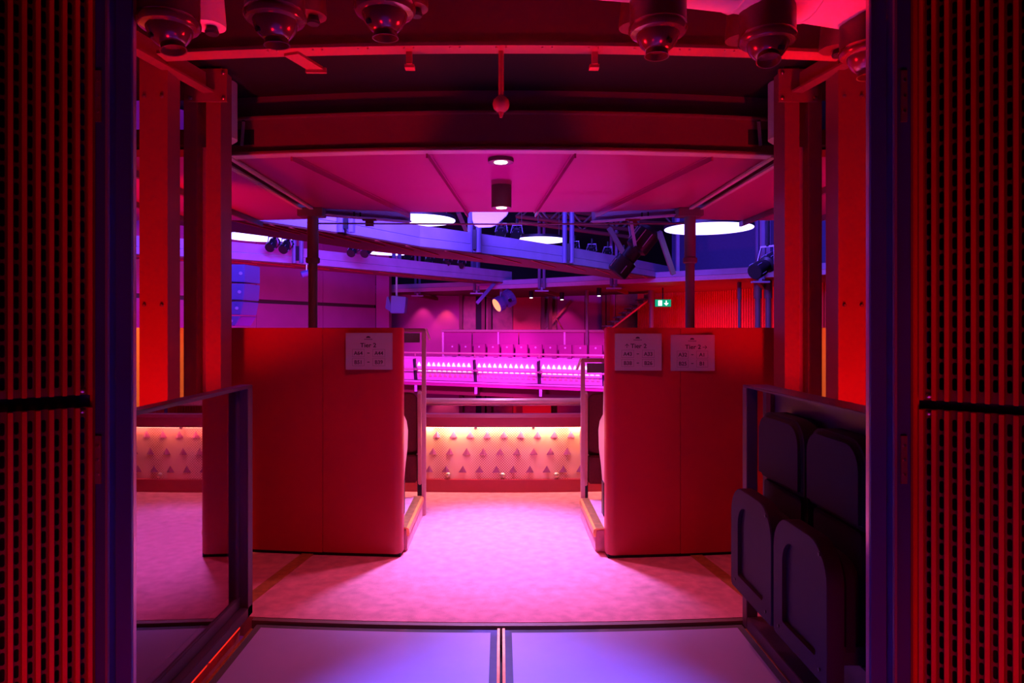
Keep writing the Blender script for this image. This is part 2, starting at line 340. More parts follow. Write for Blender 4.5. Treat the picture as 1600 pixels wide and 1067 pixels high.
for s in (-1, 1): MB().bar((s*1.66, 4.40, 2.79), (s*1.71, 4.5, 2.66), 0.02, 0.02).build('cable_tail', 'equip', bC)

# low red partition walls either side of the aisle
def arc_strip(x0, x1, R, th, z0, z1, n=10, corner=False):
    front = [(x0+(x1-x0)*k/n, arcY(x0+(x1-x0)*k/n, R)) for k in range(n+1)]
    back = [(x, y+th) for x, y in front]
    if corner:
        sx = 1 if x1 > x0 else -1; r = 0.05; yf = front[0][1]; yb = back[0][1]; c = []
        for k in range(7): a = PI/2*k/6; c.append((x0+sx*(r-r*math.sin(PI/2-a)*1.0) if False else x0+sx*(r-r*math.cos(a)), yf+r-r*math.sin(a)))
        front = [p for p in front if abs(p[0]-x0) > r+0.005]; back = [(x0, yb)]+[p for p in back if abs(p[0]-x0) > r]
        front = c+front
    return [Vector((x, y, z0)) for x, y in front]+[Vector((x, y, z0)) for x, y in reversed(back)]
def partition(s, x0, label):
    t = thing('partition_wall', (s*1.5, 4.4, 0), label, 'partition', 'low red partition walls')
    R = 10.995 if s < 0 else 11.02
    cuts = [x0, 1.142, 1.95, 2.75, 3.5]
    for k in range(4):
        a, b = cuts[k], cuts[k+1]-0.0012
        MB().prism(arc_strip(s*a, s*b, R, 0.10, 0.022, 1.457, corner=(k == 0)), (0, 0, 1.435)).build('wall_panel', 'red_wall' if k < 2 else 'seat_shell', t, bevel=0.004 if k == 0 else 0.0008, smooth=True)
    MB().prism(arc_strip(s*(x0+0.012), s*3.5, R-0.015, 0.07, 0, 0.024), (0, 0, 0.026)).build('plinth', 'dark_gap', t)
    if s < 0:
        MB().prism([(x, y, z) for x, z in [(-0.88+u, 1.065+v) for u, v in rrect(0.445, 0.77, 0.10)] for y in (4.50,)], (0, 0.1, 0)).build('padding', 'seat_shell', t, bevel=0.02, smooth=True)
    return t
pL = partition(-1, 0.628, 'low red partition wall carrying the single seat sign'); pR = partition(1, 0.664, 'low red partition wall carrying two seat signs')

# ------------------------------------------------------------------ signs
def text_mesh(s, parent, xc, zb, h, y, m, name='lettering', sx=1.0):
    cu = bpy.data.curves.new(name, 'FONT'); cu.body = s; cu.size = h/0.70; cu.align_x = 'CENTER'; cu.extrude = 0.0006; cu.offset = h*0.022; cu.resolution_u = 4
    to = bpy.data.objects.new('tmp', cu); me = bpy.data.meshes.new_from_object(to); bpy.data.objects.remove(to)
    org = ORG[parent.name]; me.name = name
    for v in me.vertices: v.co = Vector((xc+v.co.x*sx, y-v.co.z, zb+v.co.y))-org
    me.materials.clear(); me.materials.append(M[m]); o = bpy.data.objects.new(name, me); C.objects.link(o); o.parent = parent; return o
def seat_sign(x0, x1, y0, y1, Y, title, codes, arrow, label):
    a, b = P(x0, y1, Y), P(x1, y0, Y); W, H = b.x-a.x, b.z-a.z
    t = thing('seat_sign', ((a.x+b.x)/2, Y, a.z), label, 'sign', 'seat signs on the partition walls')
    MB().box(a.x, Y, a.z, b.x, Y+0.012, b.z).build('plate', 'sign', t, bevel=0.002)
    yy = Y-0.0005; X = lambda u: a.x+u*W; Z = lambda v: b.z-v*H
    # emblem: a small dark dome over a line of tiny marks
    m_ = MB(); pts = [(X(0.485)+0.014*math.cos(q), yy, Z(0.135)+0.011*math.sin(q)) for q in [PI*k/8 for k in range(9)]]; m_.prism(pts, (0, 0.001, 0)); m_.build('emblem', 'ink', t)
    m_ = MB()
    for k in range(7): m_.box(X(0.40)+k*0.0075, yy, Z(0.185), X(0.40)+k*0.0075+0.005, yy+0.001, Z(0.185)+0.005)
    tag(m_.build('emblem_line', 'ink', t), kind='stuff')
    tx = 0.485 if not arrow else 0.505
    text_mesh(title, t, X(tx), Z(0.39), 0.0265, yy, 'ink', 'title', 1.08)
    if arrow == 'up':
        MB().bar((X(0.255), yy, Z(0.39)), (X(0.255), yy, Z(0.285)), 0.003, 0.001, (0,1,0)).bar((X(0.215), yy, Z(0.335)), (X(0.257), yy, Z(0.28)), 0.003, 0.001, (0,1,0)).bar((X(0.295), yy, Z(0.335)), (X(0.253), yy, Z(0.28)), 0.003, 0.001, (0,1,0)).build('arrow', 'ink', t)
    if arrow == 'right':
        MB().bar((X(0.72), yy, Z(0.345)), (X(0.81), yy, Z(0.345)), 0.003, 0.001, (0,1,0)).bar((X(0.775), yy, Z(0.295)), (X(0.815), yy, Z(0.347)), 0.003, 0.001, (0,1,0)).bar((X(0.775), yy, Z(0.395)), (X(0.815), yy, Z(0.343)), 0.003, 0.001, (0,1,0)).build('arrow', 'ink', t)
    for r, (c0, c1) in enumerate(codes):
        v = (0.60, 0.845)[r]
        for u, c in ((0.272, c0), (0.712, c1)):
            text_mesh(c, t, X(u), Z(v), 0.0230, yy, 'ink', 'seat_code', 1.0)
            hx, z0, z1 = 0.130, Z(v+0.05), Z(v-0.155); e = 0.0011
            MB().box(X(u-hx), yy, z0, X(u+hx), yy+0.001, z0+e).box(X(u-hx), yy, z1-e, X(u+hx), yy+0.001, z1).box(X(u-hx), yy, z0, X(u-hx)+e, yy+0.001, z1).box(X(u+hx)-e, yy, z0, X(u+hx), yy+0.001, z1).build('code_frame', 'ink', t)
        MB().box(X(0.463), yy, Z(v-0.06), X(0.515), yy+0.001, Z(v-0.04)).build('dash', 'ink', t)
seat_sign(540, 613, 520, 577.5, 4.305, 'Tier 2', (('A64', 'A44'), ('B51', 'B39')), None, 'pale square seat sign reading Tier 2 A64 to A44')
seat_sign(961, 1034, 521, 579, 4.28, 'Tier 2', (('A43', 'A33'), ('B38', 'B26')), 'up', 'pale seat sign reading Tier 2 A43 to A33 with upward arrow')
seat_sign(1048, 1117, 523, 579.5, 4.33, 'Tier 2', (('A32', 'A1'), ('B25', 'B1')), 'right', 'pale seat sign reading Tier 2 A32 to A1 with sideways arrow')

# ------------------------------------------------------------------ steps, aisle rails, row seats
def platform(s, lab, ya, yb):
    t = thing('seating_step', (s*1.2, 4.9, 0), lab, 'step', 'carpeted seating steps')
    MB().prism([(s*0.612, ya+0.02, 0), (s*1.9, ya+0.17, 0), (s*1.9, yb, 0), (s*0.606, yb, 0)], (0, 0, 0.15)).build('carpet_block', 'carpet', t, bevel=0.008)
    prof = [(0.016*math.cos(q), 0.016*math.sin(q)) for q in [PI*k/6 for k in range(-1, 7)]]
    m_ = MB(); x = s*0.612
    sec = [(-s*0.012, -0.05), (-s*0.018, -0.03), (-s*0.014, -0.004), (0, 0.006), (s*0.055, 0.006), (s*0.055, 0.0), (s*0.004, -0.004), (s*0.0, -0.05)]
    m_.sweep([[Vector((x+u, y, 0.155+v)) for u, v in sec] for y in (ya+0.01, yb-0.005)]); m_.build('nosing', 'brass', t, smooth=True)
platform(-1, 'carpeted step with brass nosing left of the aisle', 4.42, 5.27); platform(1, 'carpeted step with brass nosing right of the aisle', 4.40, 5.20)

def aisle_rail(s, x, y, ztop, lab):
    t = thing('aisle_rail', (x, y, 0), lab, 'rail', 'end rails beside the aisle')
    MB().box(x-0.016, y-0.02, 0, x+0.016, y+0.02, ztop-0.03).build('post', 'rail', t, bevel=0.006)
    xe = x+s*1.1
    MB().box(min(x-s*0.022, xe), y-0.05, ztop-0.03, max(x-s*0.022, xe), y+0.02, ztop).build('top_rail', 'rail', t, bevel=0.006)
    MB().box(min(x+s*0.03, xe), y-0.02, ztop-0.11, max(x+s*0.03, xe), y-0.005, ztop-0.036).build('apron', 'steel_dark', t)
    MB().prism([(x-s*0.022, y-0.05, ztop-0.001), (x-s*0.022, y+0.02, ztop-0.001), (x-s*0.05, y+0.06, ztop-0.09), (x-s*0.05, y-0.01, ztop-0.09)], (s*0.012, 0, 0)).build('end_cap', 'rail', t)
    MB().box(xe-0.02, y-0.02, 0.0, xe+0.02, y+0.02, ztop-0.036).build('post', 'rail', t)
aisle_rail(-1, -0.60, 5.31, 1.452, 'taller square end rail left of the aisle'); aisle_rail(1, 0.628, 5.25, 1.222, 'lower square end rail right of the aisle')

def row_seat(x0, x1, y, z, s, lab):      # x1 is the aisle end, the seat looks towards the stage (+Y)
    xm = (x0+x1)/2; wd = abs(x1-x0); t = thing('theatre_chair', (xm, y+0.1, z), lab, 'seat', 'seats at the aisle')
    def slab(w, h, r, zc, yb, th, tilt, nm, m_):
        pts = [Vector((xm+u, yb+tilt*(-v), zc+v)) for u, v in rrect(w, h, r)]
        return MB().prism(pts, (0, th, 0)).build(nm, m_, t, bevel=0.012, smooth=True)
    slab(wd-0.015, 0.49, 0.07, z+0.70, y, 0.03, 0.12, 'back_shell', 'seat_cloth')
    slab(wd-0.05, 0.46, 0.06, z+0.70, y+0.032, 0.07, 0.12, 'back_cushion', 'seat_cloth')
    MB().box(xm-wd/2+0.03, y+0.10, z+0.40, xm+wd/2-0.03, y+0.20, z+0.80).build('seat', 'seat_cloth', t, bevel=0.03, smooth=True)
    MB().box(xm-wd/2+0.02, y+0.0, z+0.22, xm+wd/2-0.02, y+0.10, z+0.44).build('underframe', 'seat_cloth', t, bevel=0.01)
    for e in (-1, 1):
        xe = xm+e*(wd/2+0.004); out = [(yy, zz) for yy, zz in ((-0.03, 0.93), (0.02, 0.955), (0.07, 0.93), (0.10, 0.70), (0.26, 0.63), (0.33, 0.55), (0.30, 0.42), (0.18, 0.30), (0.12, 0.20), (0.02, 0.20), (-0.01, 0.45))]
        MB().prism([(xe-0.014, y+a, z+b) for a, b in out], (0.028, 0, 0)).build('end_panel', 'seat_shell', t, bevel=0.006, smooth=True)
        MB().box(xe-0.02, y+0.03, z, xe+0.02, y+0.12, z+0.23).build('leg', 'equip', t)
row_seat(-1.15, -0.655, 5.44, 0, -1, 'dark red front row seat left of the aisle'); row_seat(1.17, 0.675, 5.40, 0, 1, 'dark red front row seat right of the aisle')
row_seat(-1.19, -0.70, 4.68, 0.157, -1, 'dark red second row seat behind the wall with one sign'); row_seat(1.21, 0.73, 4.68, 0.157, 1, 'dark red second row seat behind the wall with two signs')

# ------------------------------------------------------------------ balcony front at the end of the aisle
RB = 9.23
bf = thing('balustrade', (0, 6.07, 0), 'balcony front of perforated brass panels lit by a warm strip', 'balcony front')
X0, X1 = -2.4, 2.4
def rb(prof, nm, m_, **k): return ring_beam(prof, RB, X0, X1, 36).build(nm, m_, bf, **k)
rb([(0.035, 0), (0.035, 0.112), (-0.10, 0.112), (-0.10, 0)], 'kerb', 'crimson')
cuts = [-2.4, -1.6, -0.8, 0.0, 0.8, 1.6, 2.4]
ring_beam([(0.0, 0.112), (0.0, 0.60), (-0.012, 0.60), (-0.012, 0.112)], RB, X0, X1, 36).build('perforated_panel', 'perf_brass', bf)
rb([(0.055, 0.578), (0.06, 0.60), (0.06, 0.665), (0.03, 0.69), (-0.06, 0.69), (-0.06, 0.578)], 'rail_band', 'crimson')
secs = [[Vector((X0+(X1-X0)*k/40, arcY(X0+(X1-X0)*k/40, RB)-0.0+0.028*math.cos(q), 0.802+0.028*math.sin(q))) for q in [2*PI*i/12 for i in range(12)]] for k in range(41)]
MB().sweep(secs).build('handrail', 'rail', bf, smooth=True)
rb([(0.014, 0.765), (0.014, 0.775), (-0.014, 0.775), (-0.014, 0.765)], 'handrail_bar', 'rail')
for x in (-2.2, -1.25, 1.25, 2.2): MB().cyl((x, arcY(x, RB), 0.69), (x, arcY(x, RB), 0.78), 0.014).build('handrail_post', 'rail', bf)
for x in (-1.16, -0.68, -0.225, 0.285, 0.77, 1.26): MB().box(x-0.012, arcY(x, RB)-0.06, 0.562, x+0.012, arcY(x, RB)-0.005, 0.585).build('bracket', 'rail', bf)
secs = [[Vector((X0+(X1-X0)*k/30, arcY(X0+(X1-X0)*k/30, RB)-0.028+a, 0.572+b)) for a, b in ((-0.006, 0), (0.006, 0), (0.006, 0.006), (-0.006, 0.006))] for k in range(31)]
MB().sweep(secs).build('led_strip', 'led', bf)
def fin(x, z):
    y = arcY(x, RB)-0.001; w_, h_ = 0.072, 0.062
    a, b, c = Vector((x-w_*0.45, y, z-h_/2)), Vector((x+w_*0.55, y, z-h_/2)), Vector((x+w_*0.1, y, z+h_/2)); d = Vector((x+w_*0.12, y-0.020, z-h_*0.42))
    return MB().add([a, b, c, d], [(0, 1, 2), (0, 3, 1), (1, 3, 2), (2, 3, 0)])
M['louvre'] = mat('louvre', (0.36, 0.08, 0.30), 0.35, metal=0.4)
for r, z in enumerate((0.508, 0.358, 0.200)):
    for k in range(-11, 12):
        fin(k*0.1495+0.02-r*0.034, z).build('louvre', 'louvre', bf)
for x in (-1.43, -0.95, -0.468, 0.012, 0.492, 0.97, 1.45):
    y = arcY(x, RB); MB().lathe([(0.012, 0), (0.022, 0.008), (0.024, 0.02), (0.014, 0.032), (0.001, 0.036)], (x, y-0.002, 0.148), (0, -1, 0), 12).build('stud', 'screw', bf, smooth=True)
for k in range(6):
    x = -1.5+k*0.6; lamp('strip_light', 'AREA', (x, arcY(x, RB)-0.045, 0.565), (x, arcY(x, RB)+0.012, 0.25), 3.0, WARM, 0.58, 0.02)

# ------------------------------------------------------------------ steel columns, gussets and braces beside the passage
def columns(s, mirror=0.0):
    a = lambda u: s*(u+mirror)
    def bx(mb, u0, u1, y0, y1, z0, z1): return mb.box(min(a(u0), a(u1)), y0, z0, max(a(u0), a(u1)), y1, z1)
    side = 'behind the glass railing' if s < 0 else 'behind the folded seats'
    t = thing('steel_column', (a(1.88), 3.78, 0), 'broad red lit steel column with bolted face ' + side, 'column', 'red lit steel columns')
    fp = bx(MB(), 1.807, 1.96, 3.70, 3.716, 0, 3.02).build('face_plate', 'steel', t)
    bx(MB(), 1.815, 1.95, 3.716, 3.86, 0, 3.02).build('web', 'steel', t)
    for z in (1.58, 2.71):
        for u in (1.838, 1.932): MB().lathe([(0.008, 0), (0.011, 0.004), (0.008, 0.012), (0.001, 0.014)], (a(u), 3.70, z), (0, -1, 0), 8).build('bolt', 'steel_dark', fp)
    t = thing('steel_column', (a(1.79), 4.18, 0), 'slim twin plate steel column ' + side, 'column', 'red lit steel columns')
    bx(MB(), 1.683, 1.771, 4.10, 4.265, 0, 3.02).build('flange', 'steel', t)
    bx(MB(), 1.825, 1.906, 4.10, 4.265, 0, 3.02).build('flange', 'steel', t)
    bx(MB(), 1.771, 1.825, 4.175, 4.19, 0, 2.56).build('web', 'violet_steel', t)  # violet colour stands in for blue light on this web
    MB().cyl((a(1.80), 4.36, 2.66), (a(1.80), 4.36, 3.02), 0.11, n=24).lathe([(0.001, -0.05), (0.05, -0.04), (0.09, -0.015), (0.11, 0.0)], (a(1.80), 4.36, 2.66), (0, 0, 1), 24).build('drum', 'duct', t, smooth=True)
    t2 = thing('brace', (a(1.75), 4.05, 2.8), 'slanting steel brace and bolted gusset plate ' + side, 'brace', 'steel braces')
    gp = bx(MB(), 1.635, 1.87, 4.07, 4.085, 2.805, 3.0).build('gusset_plate', 'steel', t2)
    for u in (1.655, 1.85):
        for z in (2.825, 2.975): MB().lathe([(0.012, 0), (0.012, 0.008), (0.006, 0.012), (0.001, 0.013)], (a(u), 4.07, z), (0, -1, 0), 8).build('bolt', 'screw', gp)
    A, B = Vector((a(2.0), 2.65, 2.86)), Vector((a(1.74), 4.06, 2.86))
    MB().bar(A, B, 0.07, 0.012).build('lower_flange', 'steel', t2)
    MB().bar(A+Vector((s*0.02, 0, 0.06)), B+Vector((s*0.02, 0, 0.06)), 0.012, 0.11).build('web', 'steel', t2)
    if s > 0: MB().bar(A+Vector((0.05, 0, 0.03)), B+Vector((0.05, 0, 0.03)), 0.05, 0.012).build('upper_flange', 'steel', t2)
columns(-1); columns(1, 0.02)

# ------------------------------------------------------------------ glass railing (left) and seat panel (right)
t = thing('glass_railing', (-1.25, 2.6, 0), 'framed glass railing panel with dark metal frame beside the passage', 'railing')
MB().box(-1.285, 2.2, 1.162, -1.222, 3.36, 1.178).build('top_rail', 'frame', t, bevel=0.003)
MB().box(-1.285, 3.295, 0.055, -1.222, 3.36, 1.162).build('end_post', 'frame', t, bevel=0.003)
MB().box(-1.285, 2.2, 0.055, -1.222, 2.26, 1.162).build('end_post', 'frame', t, bevel=0.003)
MB().box(-1.285, 3.26, 0.16, -1.262, 3.295, 1.162).build('glazing_bead', 'frame', t)
MB().box(-1.32, 2.2, 0.055, -1.222, 3.36, 0.105).build('bottom_rail', 'frame', t, bevel=0.003)
MB().box(-1.285, 2.26, 0.105, -1.258, 3.295, 0.16).build('glazing_channel', 'frame', t, bevel=0.003)
MB().box(-1.277, 2.26, 0.16, -1.269, 3.295, 1.162).build('glass', 'glass', t)
for y in (2.25, 2.75, 3.3): MB().box(-1.30, y-0.03, 0, -1.27, y+0.03, 0.056).build('foot', 'frame', t)
for k in range(3): MB().box(-1.27, 2.22+0.37*k, 0.004, -1.262, 2.56+0.37*k, 0.03).build('glow_strip', mat('red_glow', (1, 0, 0), 0.4, emit=(1.0, 0.02, 0.01), estr=1.2) if k == 0 else bpy.data.materials['red_glow'], t)

t = thing('side_screen', (1.25, 2.6, 0), 'dark boxed side panel behind the folded seats', 'panel')
MB().box(1.187, 2.2, 1.166, 1.31, 3.36, 1.178).build('top_rail', 'frame', t, bevel=0.003)
MB().box(1.187, 3.30, 0.0, 1.24, 3.36, 1.166).build('end_post', 'frame', t, bevel=0.003)
MB().box(1.282, 2.2, 0.06, 1.30, 3.345, 1.166).build('back_board', 'frame', t)
MB().box(1.187, 2.2, 0.0, 1.30, 3.30, 0.06).build('bottom_rail', 'frame', t, bevel=0.003)
MB().box(1.262, 3.20, 0.06, 1.282, 3.25, 1.166).build('batten', 'seat_cloth', t)
def fold_seat(y0, y1, lab):
    ym = (y0+y1)/2; wd = y1-y0; t = thing('folding_chair', (1.15, ym, 0.28), lab, 'seat', 'folded seats on the side panel')
    def slab(w, z0, z1, r, x0, x1, nm, m_, bev=0.02):
        pts = [Vector((x0, ym+u, (z0+z1)/2+v)) for u, v in rrect(w, z1-z0, r, 5, nm != 'seat_cushion')]
        return MB().prism(pts, (x1-x0, 0, 0)).build(nm, m_, t, bevel=bev, smooth=True, seg=3)
    slab(wd-0.02, 0.79, 1.085, 0.10, 1.165, 1.28, 'headrest', 'fold_cloth', 0.035)
    slab(wd-0.05, 0.32, 0.80, 0.04, 1.185, 1.28, 'backrest', 'fold_cloth')
    slab(wd-0.03, 0.34, 0.70, 0.08, 1.10, 1.17, 'seat_cushion', 'fold_cloth')
    outer = rrect(wd, 0.46, 0.13, 7, True); ins = 0.075
    inner = [((u*0.62), (v*0.68)-0.005) for u, v in outer]
    zc = 0.52; f = lambda pts, x, k=1.0: [Vector((x, ym+u*k, zc+v*k)) for u, v in pts]
    sh = MB().sweep([f(outer, 1.105), f(outer, 1.055), f(outer, 1.05, 0.985), f(inner, 1.05), f(inner, 1.066)]).build('seat_shell', 'fold_shell', t, smooth=True)
    for e in (-1, 1): MB().box(1.10, ym+e*(wd/2-0.03)-0.012, 0.36, 1.279, ym+e*(wd/2-0.03)+0.012, 0.42).build('hinge_arm', 'equip', t)
    for u, v in ((-wd*0.38, 0.19), (wd*0.38, -0.19), (-wd*0.38, -0.19)): MB().cyl((1.051, ym+u, zc+v), (1.046, ym+u, zc+v), 0.006, n=8).build('screw', 'equip', sh)
fold_seat(2.655, 3.12, 'folded dark seat farther from the camera beside the red wall'); fold_seat(2.20, 2.635, 'folded dark seat nearer to the camera beside the door frame')
MB_ = None

# ------------------------------------------------------------------ door frames and perforated slat panels
def door_frame(s):
    bx = lambda mb, u0, u1, y0, y1, z0, z1: mb.box(min(s*u0, s*u1), y0, z0, max(s*u0, s*u1), y1, z1)
    t = S(thing('door_1' if s < 0 else 'door_2', (s*1.2, 2.1, 0)))
    bx(MB(), 1.188, 1.30, 2.07, 2.16, 0, 2.95).build('frame_jamb', 'jamb', t, bevel=0.003)
    bx(MB(), 1.1376, 1.186, 2.10, 2.112, 0, 2.95).build('frame_stop', 'jamb', t, bevel=0.002)
    bx(MB(), 1.1376, 1.142, 2.1125, 2.130, 0, 2.95).build('frame_edge', 'rail', t)  # paler colour stands in for hall light on this edge
    bx(MB(), 1.186, 1.1935, 2.058, 2.069, 0, 2.95).build('brush_seal', 'brush', t)
    for z0, z1 in ((0.985, 1.13), (2.08, 2.235), (0.15, 0.295)):
        h = bx(MB(), 1.210, 1.228, 2.064, 2.0695, z0, z1).build('hinge_plate', 'hinge', t)
        for q in (0.2, 0.5, 0.8): MB().cyl((s*1.219, 2.0645, z0+(z1-z0)*q), (s*1.219, 2.061, z0+(z1-z0)*q), 0.004, n=8).build('screw', 'screw', h)
door_frame(-1); door_frame(1)
def slat_panel(s, px, z0, z1, lab, ncol=16, pitch=0.0325):
    pc = Vector((s*px, 2.06, 0)); d = Vector((s*0.74, -0.672, 0)).normalized(); n = Vector((-s*0.672, -0.74, 0)).normalized()
    t = thing('perforated_door', (pc.x, pc.y, z0), lab, 'door panel', 'perforated slat panels')
    W = ncol*pitch; q = lambda u, z, k=0.0: pc+d*u+n*k+Vector((0, 0, z))
    rows = int((z1-z0-0.02)/0.046); v = []; f = []
    zoff = z0+((z1-z0)-rows*0.046)/2; sw, sh = 0.0058, 0.0185
    mb = MB()
    for c in range(ncol):
        uc = (c+0.5)*pitch+0.006
        for r in range(rows):
            zc = zoff+(r+0.5)*0.046; ul, ur, zb, zt = uc-pitch/2, uc+pitch/2, zc-0.023, zc+0.023
            if r == 0: zb = z0
            if r == rows-1: zt = z1
            arc = [(sw*math.sin(a), -(sh-sw)-sw*math.cos(a)) for a in (0, -PI/4, -PI/2)]+[(sw*math.sin(a), (sh-sw)-sw*math.cos(a)) for a in (-PI/2, -3*PI/4, -PI)]
            Lp = [q(ul, zt), q(ul, zb), q(uc, zb)]+[q(uc+x, zc+y) for x, y in arc]+[q(uc, zt)]
            Rp = [q(ur, zb), q(ur, zt), q(uc, zt)]+[q(uc-x, zc+y) for x, y in reversed(arc)]+[q(uc, zb)]
            mb.add(Lp, [tuple(range(len(Lp)))]); mb.add(Rp, [tuple(range(len(Rp)))])
    mb.build('perforated_sheet', 'perf_red_shade', t)
    MB().prism([q(-0.002, z0+0.001, -0.09), q(W+0.02, z0+0.001, -0.09), q(W+0.02, z0+0.001, -0.07), q(-0.002, z0+0.001, -0.07)], (0, 0, z1-z0-0.002)).build('backing', 'black', t)
    MB().prism([q(0.0, z0, -0.09), q(0.004, z0, -0.09), q(0.004, z0, -0.002), q(0.0, z0, -0.002)], (0, 0, z1-z0)).build('side_return', 'black', t)
    first = None
    for c in range(ncol+1):
        u = c*pitch+0.006
        if first is None:
            first = MB().prism([q(u-0.006, z0, 0.0005), q(u+0.006, z0, 0.0005), q(u+0.006, z0, 0.0245), q(u-0.006, z0, 0.0245)], (0, 0, z1-z0)).build('slat', 'perf_red', t, bevel=0.0012)
        else: share(first, t, d*(c*pitch))
    for uu, zz in ((1.5*pitch+0.006, z1-0.012 if z0 < 0.5 else z0+0.012),):
        MB().lathe([(0.007, 0), (0.007, 0.004), (0.002, 0.006)], q(0.5*pitch+0.006, zz), n, 10).build('screw', 'screw', t)
slat_panel(-1, 1.2375, 1.257, 2.95, 'upper perforated red slat panel by the glass railing'); slat_panel(-1, 1.2375, 0.02, 1.2195, 'lower perforated red slat panel by the glass railing')
slat_panel(1, 1.2646, 1.241, 2.95, 'upper perforated red slat panel by the folded seats'); slat_panel(1, 1.2646, 0.02, 1.214, 'lower perforated red slat panel by the folded seats')
for s, u0, u1 in ((-1, 1.2285, 1.2365), (1, 1.240, 1.258)):
    S(MB().box(min(s*u0, s*u1), 2.052, 0.0, max(s*u0, s*u1), 2.069, 2.95).build('trim_3', 'perf_red', bevel=0.002))
for s in (-1, 1):   # dark cross bar behind the gap between the two panels
    S(MB().bar((s*1.26, 2.10, 1.235), (s*1.70, 1.70, 1.235), 0.02, 0.06).build('trim_4', 'black'))

# ------------------------------------------------------------------ supply duct with nozzle pods
def ductY(x): return 2.13+0.105*x+0.09*x*x
DZ = 2.71
du = thing('air_duct', (0, 2.15, 2.5), 'fat pale duct curving overhead in red light', 'duct')
secs = [[Vector((x, ductY(x)+0.19*math.cos(q), DZ+0.19*math.sin(q))) for q in [2*PI*i/28 for i in range(28)]] for x in [-1.2+3.1*k/34 for k in range(35)]]
MB().sweep(secs).build('duct_body', 'duct', du, smooth=True)
for k in range(11):
    x = -1.1+k*0.27; m_ = MB(); secs = []
    for dx, r in ((-0.006, 0.19), (-0.004, 0.194), (0.004, 0.194), (0.006, 0.19)):
        secs.append([Vector((x+dx-0.12*0.19*math.cos(q), ductY(x+dx)+r*math.cos(q), DZ+r*math.sin(q))) for q in [2*PI*i/28 for i in range(28)]])
    m_.sweep(secs).build('seam_band', 'duct', du, smooth=True)
def pod(px, py, Y, tilt, lab):    # px, py: centre of the bezel
    c = P(px, py, Y); t = thing('air_nozzle', (c.x, c.y, c.z), lab, 'air nozzle', 'round air nozzles under the duct')
    MB().cyl((c.x, c.y, c.z+0.012), (c.x, c.y, DZ-0.10), 0.091, n=32).build('drum', 'pod', t, smooth=True)
    MB().lathe([(0.072, -0.012), (0.088, -0.008), (0.095, 0.002), (0.095, 0.012), (0.091, 0.02)], (c.x, c.y, c.z), (0, 0, 1), 32).build('bezel', 'pod_gloss', t, smooth=True)
    ax = Vector(tilt+(-1.0,)).normalized(); cc = c+Vector((0, 0, 0.012))
    eb = MB().lathe([(0.068, 0.0), (0.0715, 0.010), (0.070, 0.026), (0.064, 0.044), (0.054, 0.060), (0.042, 0.072), (0.034, 0.077)], cc, ax, 32).build('eyeball', 'pod_gloss', t, smooth=True)
    MB().lathe([(0.037, 0.070), (0.035, 0.080), (0.038, 0.092), (0.0405, 0.095), (0.037, 0.0945), (0.031, 0.080), (0.028, 0.055)], cc, ax, 28).build('spout', 'pod', eb, smooth=True)
    sd = Vector((-0.7 if c.x < 0 else 0.35, -0.7, -0.2)).normalized()
    MB().cyl(cc+ax*0.045+sd*0.045, cc+ax*0.05+sd*0.066, 0.008, n=10).build('knob', 'equip', eb)
    return t
pod(264, 40, 2.15, (0.18, -0.05), 'air nozzle drum next to the glass side door frame')
pod(430, 29, 2.13, (0.04, 0.05), 'second air nozzle drum from the glass side')
pod(601, 17, 2.10, (0.02, 0.05), 'third air nozzle drum from the glass side')
pod(1028, 49, 2.23, (-0.05, -0.02), 'air nozzle drum nearest the ceiling centre on the seat side')
pod(1199, 64, 2.31, (-0.08, -0.32), 'air nozzle drum tipped open towards the camera')
pod(1356, 84, 2.40, (0.02, -0.05), 'air nozzle drum half hidden by the seat side door frame')
def cup(px, py, Y, r, lab):       # px, py: bottom centre
    c = P(px, py, Y); t = thing('small_nozzle', (c.x, c.y, c.z), lab, 'air nozzle', 'small nozzles behind the duct')
    MB().lathe([(r*0.98, 0), (r, 0.012), (r*0.8, 0.16), (r*0.8, 0.30)], c, (0, 0, 1), 24).build('cup', 'pod' if px > 400 else 'duct', t, smooth=True)
    MB().lathe([(r*0.35, -0.028), (r*0.42, -0.02), (r*0.3, 0.0)], c+Vector((0.012, 0, 0)), (0, 0, 1), 14).build('tip', 'equip', t, smooth=True)
cup(326, 42, 2.46, 0.06, 'small tapered nozzle behind the drum at the glass side')
cup(484, 26, 2.44, 0.06, 'small tapered nozzle behind the second drum'); cup(645, 14, 2.42, 0.055, 'small tapered nozzle behind the third drum')
cup(992, 44, 2.55, 0.06, 'small tapered nozzle behind the drum over the two signs'); cup(1158, 63, 2.62, 0.06, 'small tapered nozzle behind the drum tipped open'); cup(1305, 78, 2.7, 0.06, 'small tapered nozzle behind the half hidden drum')

# hanging ball on a rod
c = P(783, 163, 2.85); t = thing('hanging_ball', (c.x, c.y, 2.34), 'small round ball hanging on a rod from the front beam', 'hanging fitting')
MB().cyl((c.x, c.y, c.z+0.03), (c.x, c.y, 2.63), 0.011, n=12).build('rod', 'beam_steel', t, smooth=True)
MB().lathe([(0.001, -0.036), (0.018, -0.031), (0.031, -0.018), (0.036, 0), (0.031, 0.018), (0.018, 0.031), (0.010, 0.036)], c, (0, 0, 1), 20).build('ball', 'steel_dark', t, smooth=True)
MB().cyl((c.x, c.y, c.z-0.034), (c.x, c.y, c.z-0.055), 0.012, 0.006, n=10).build('tip', 'beam_steel', t)

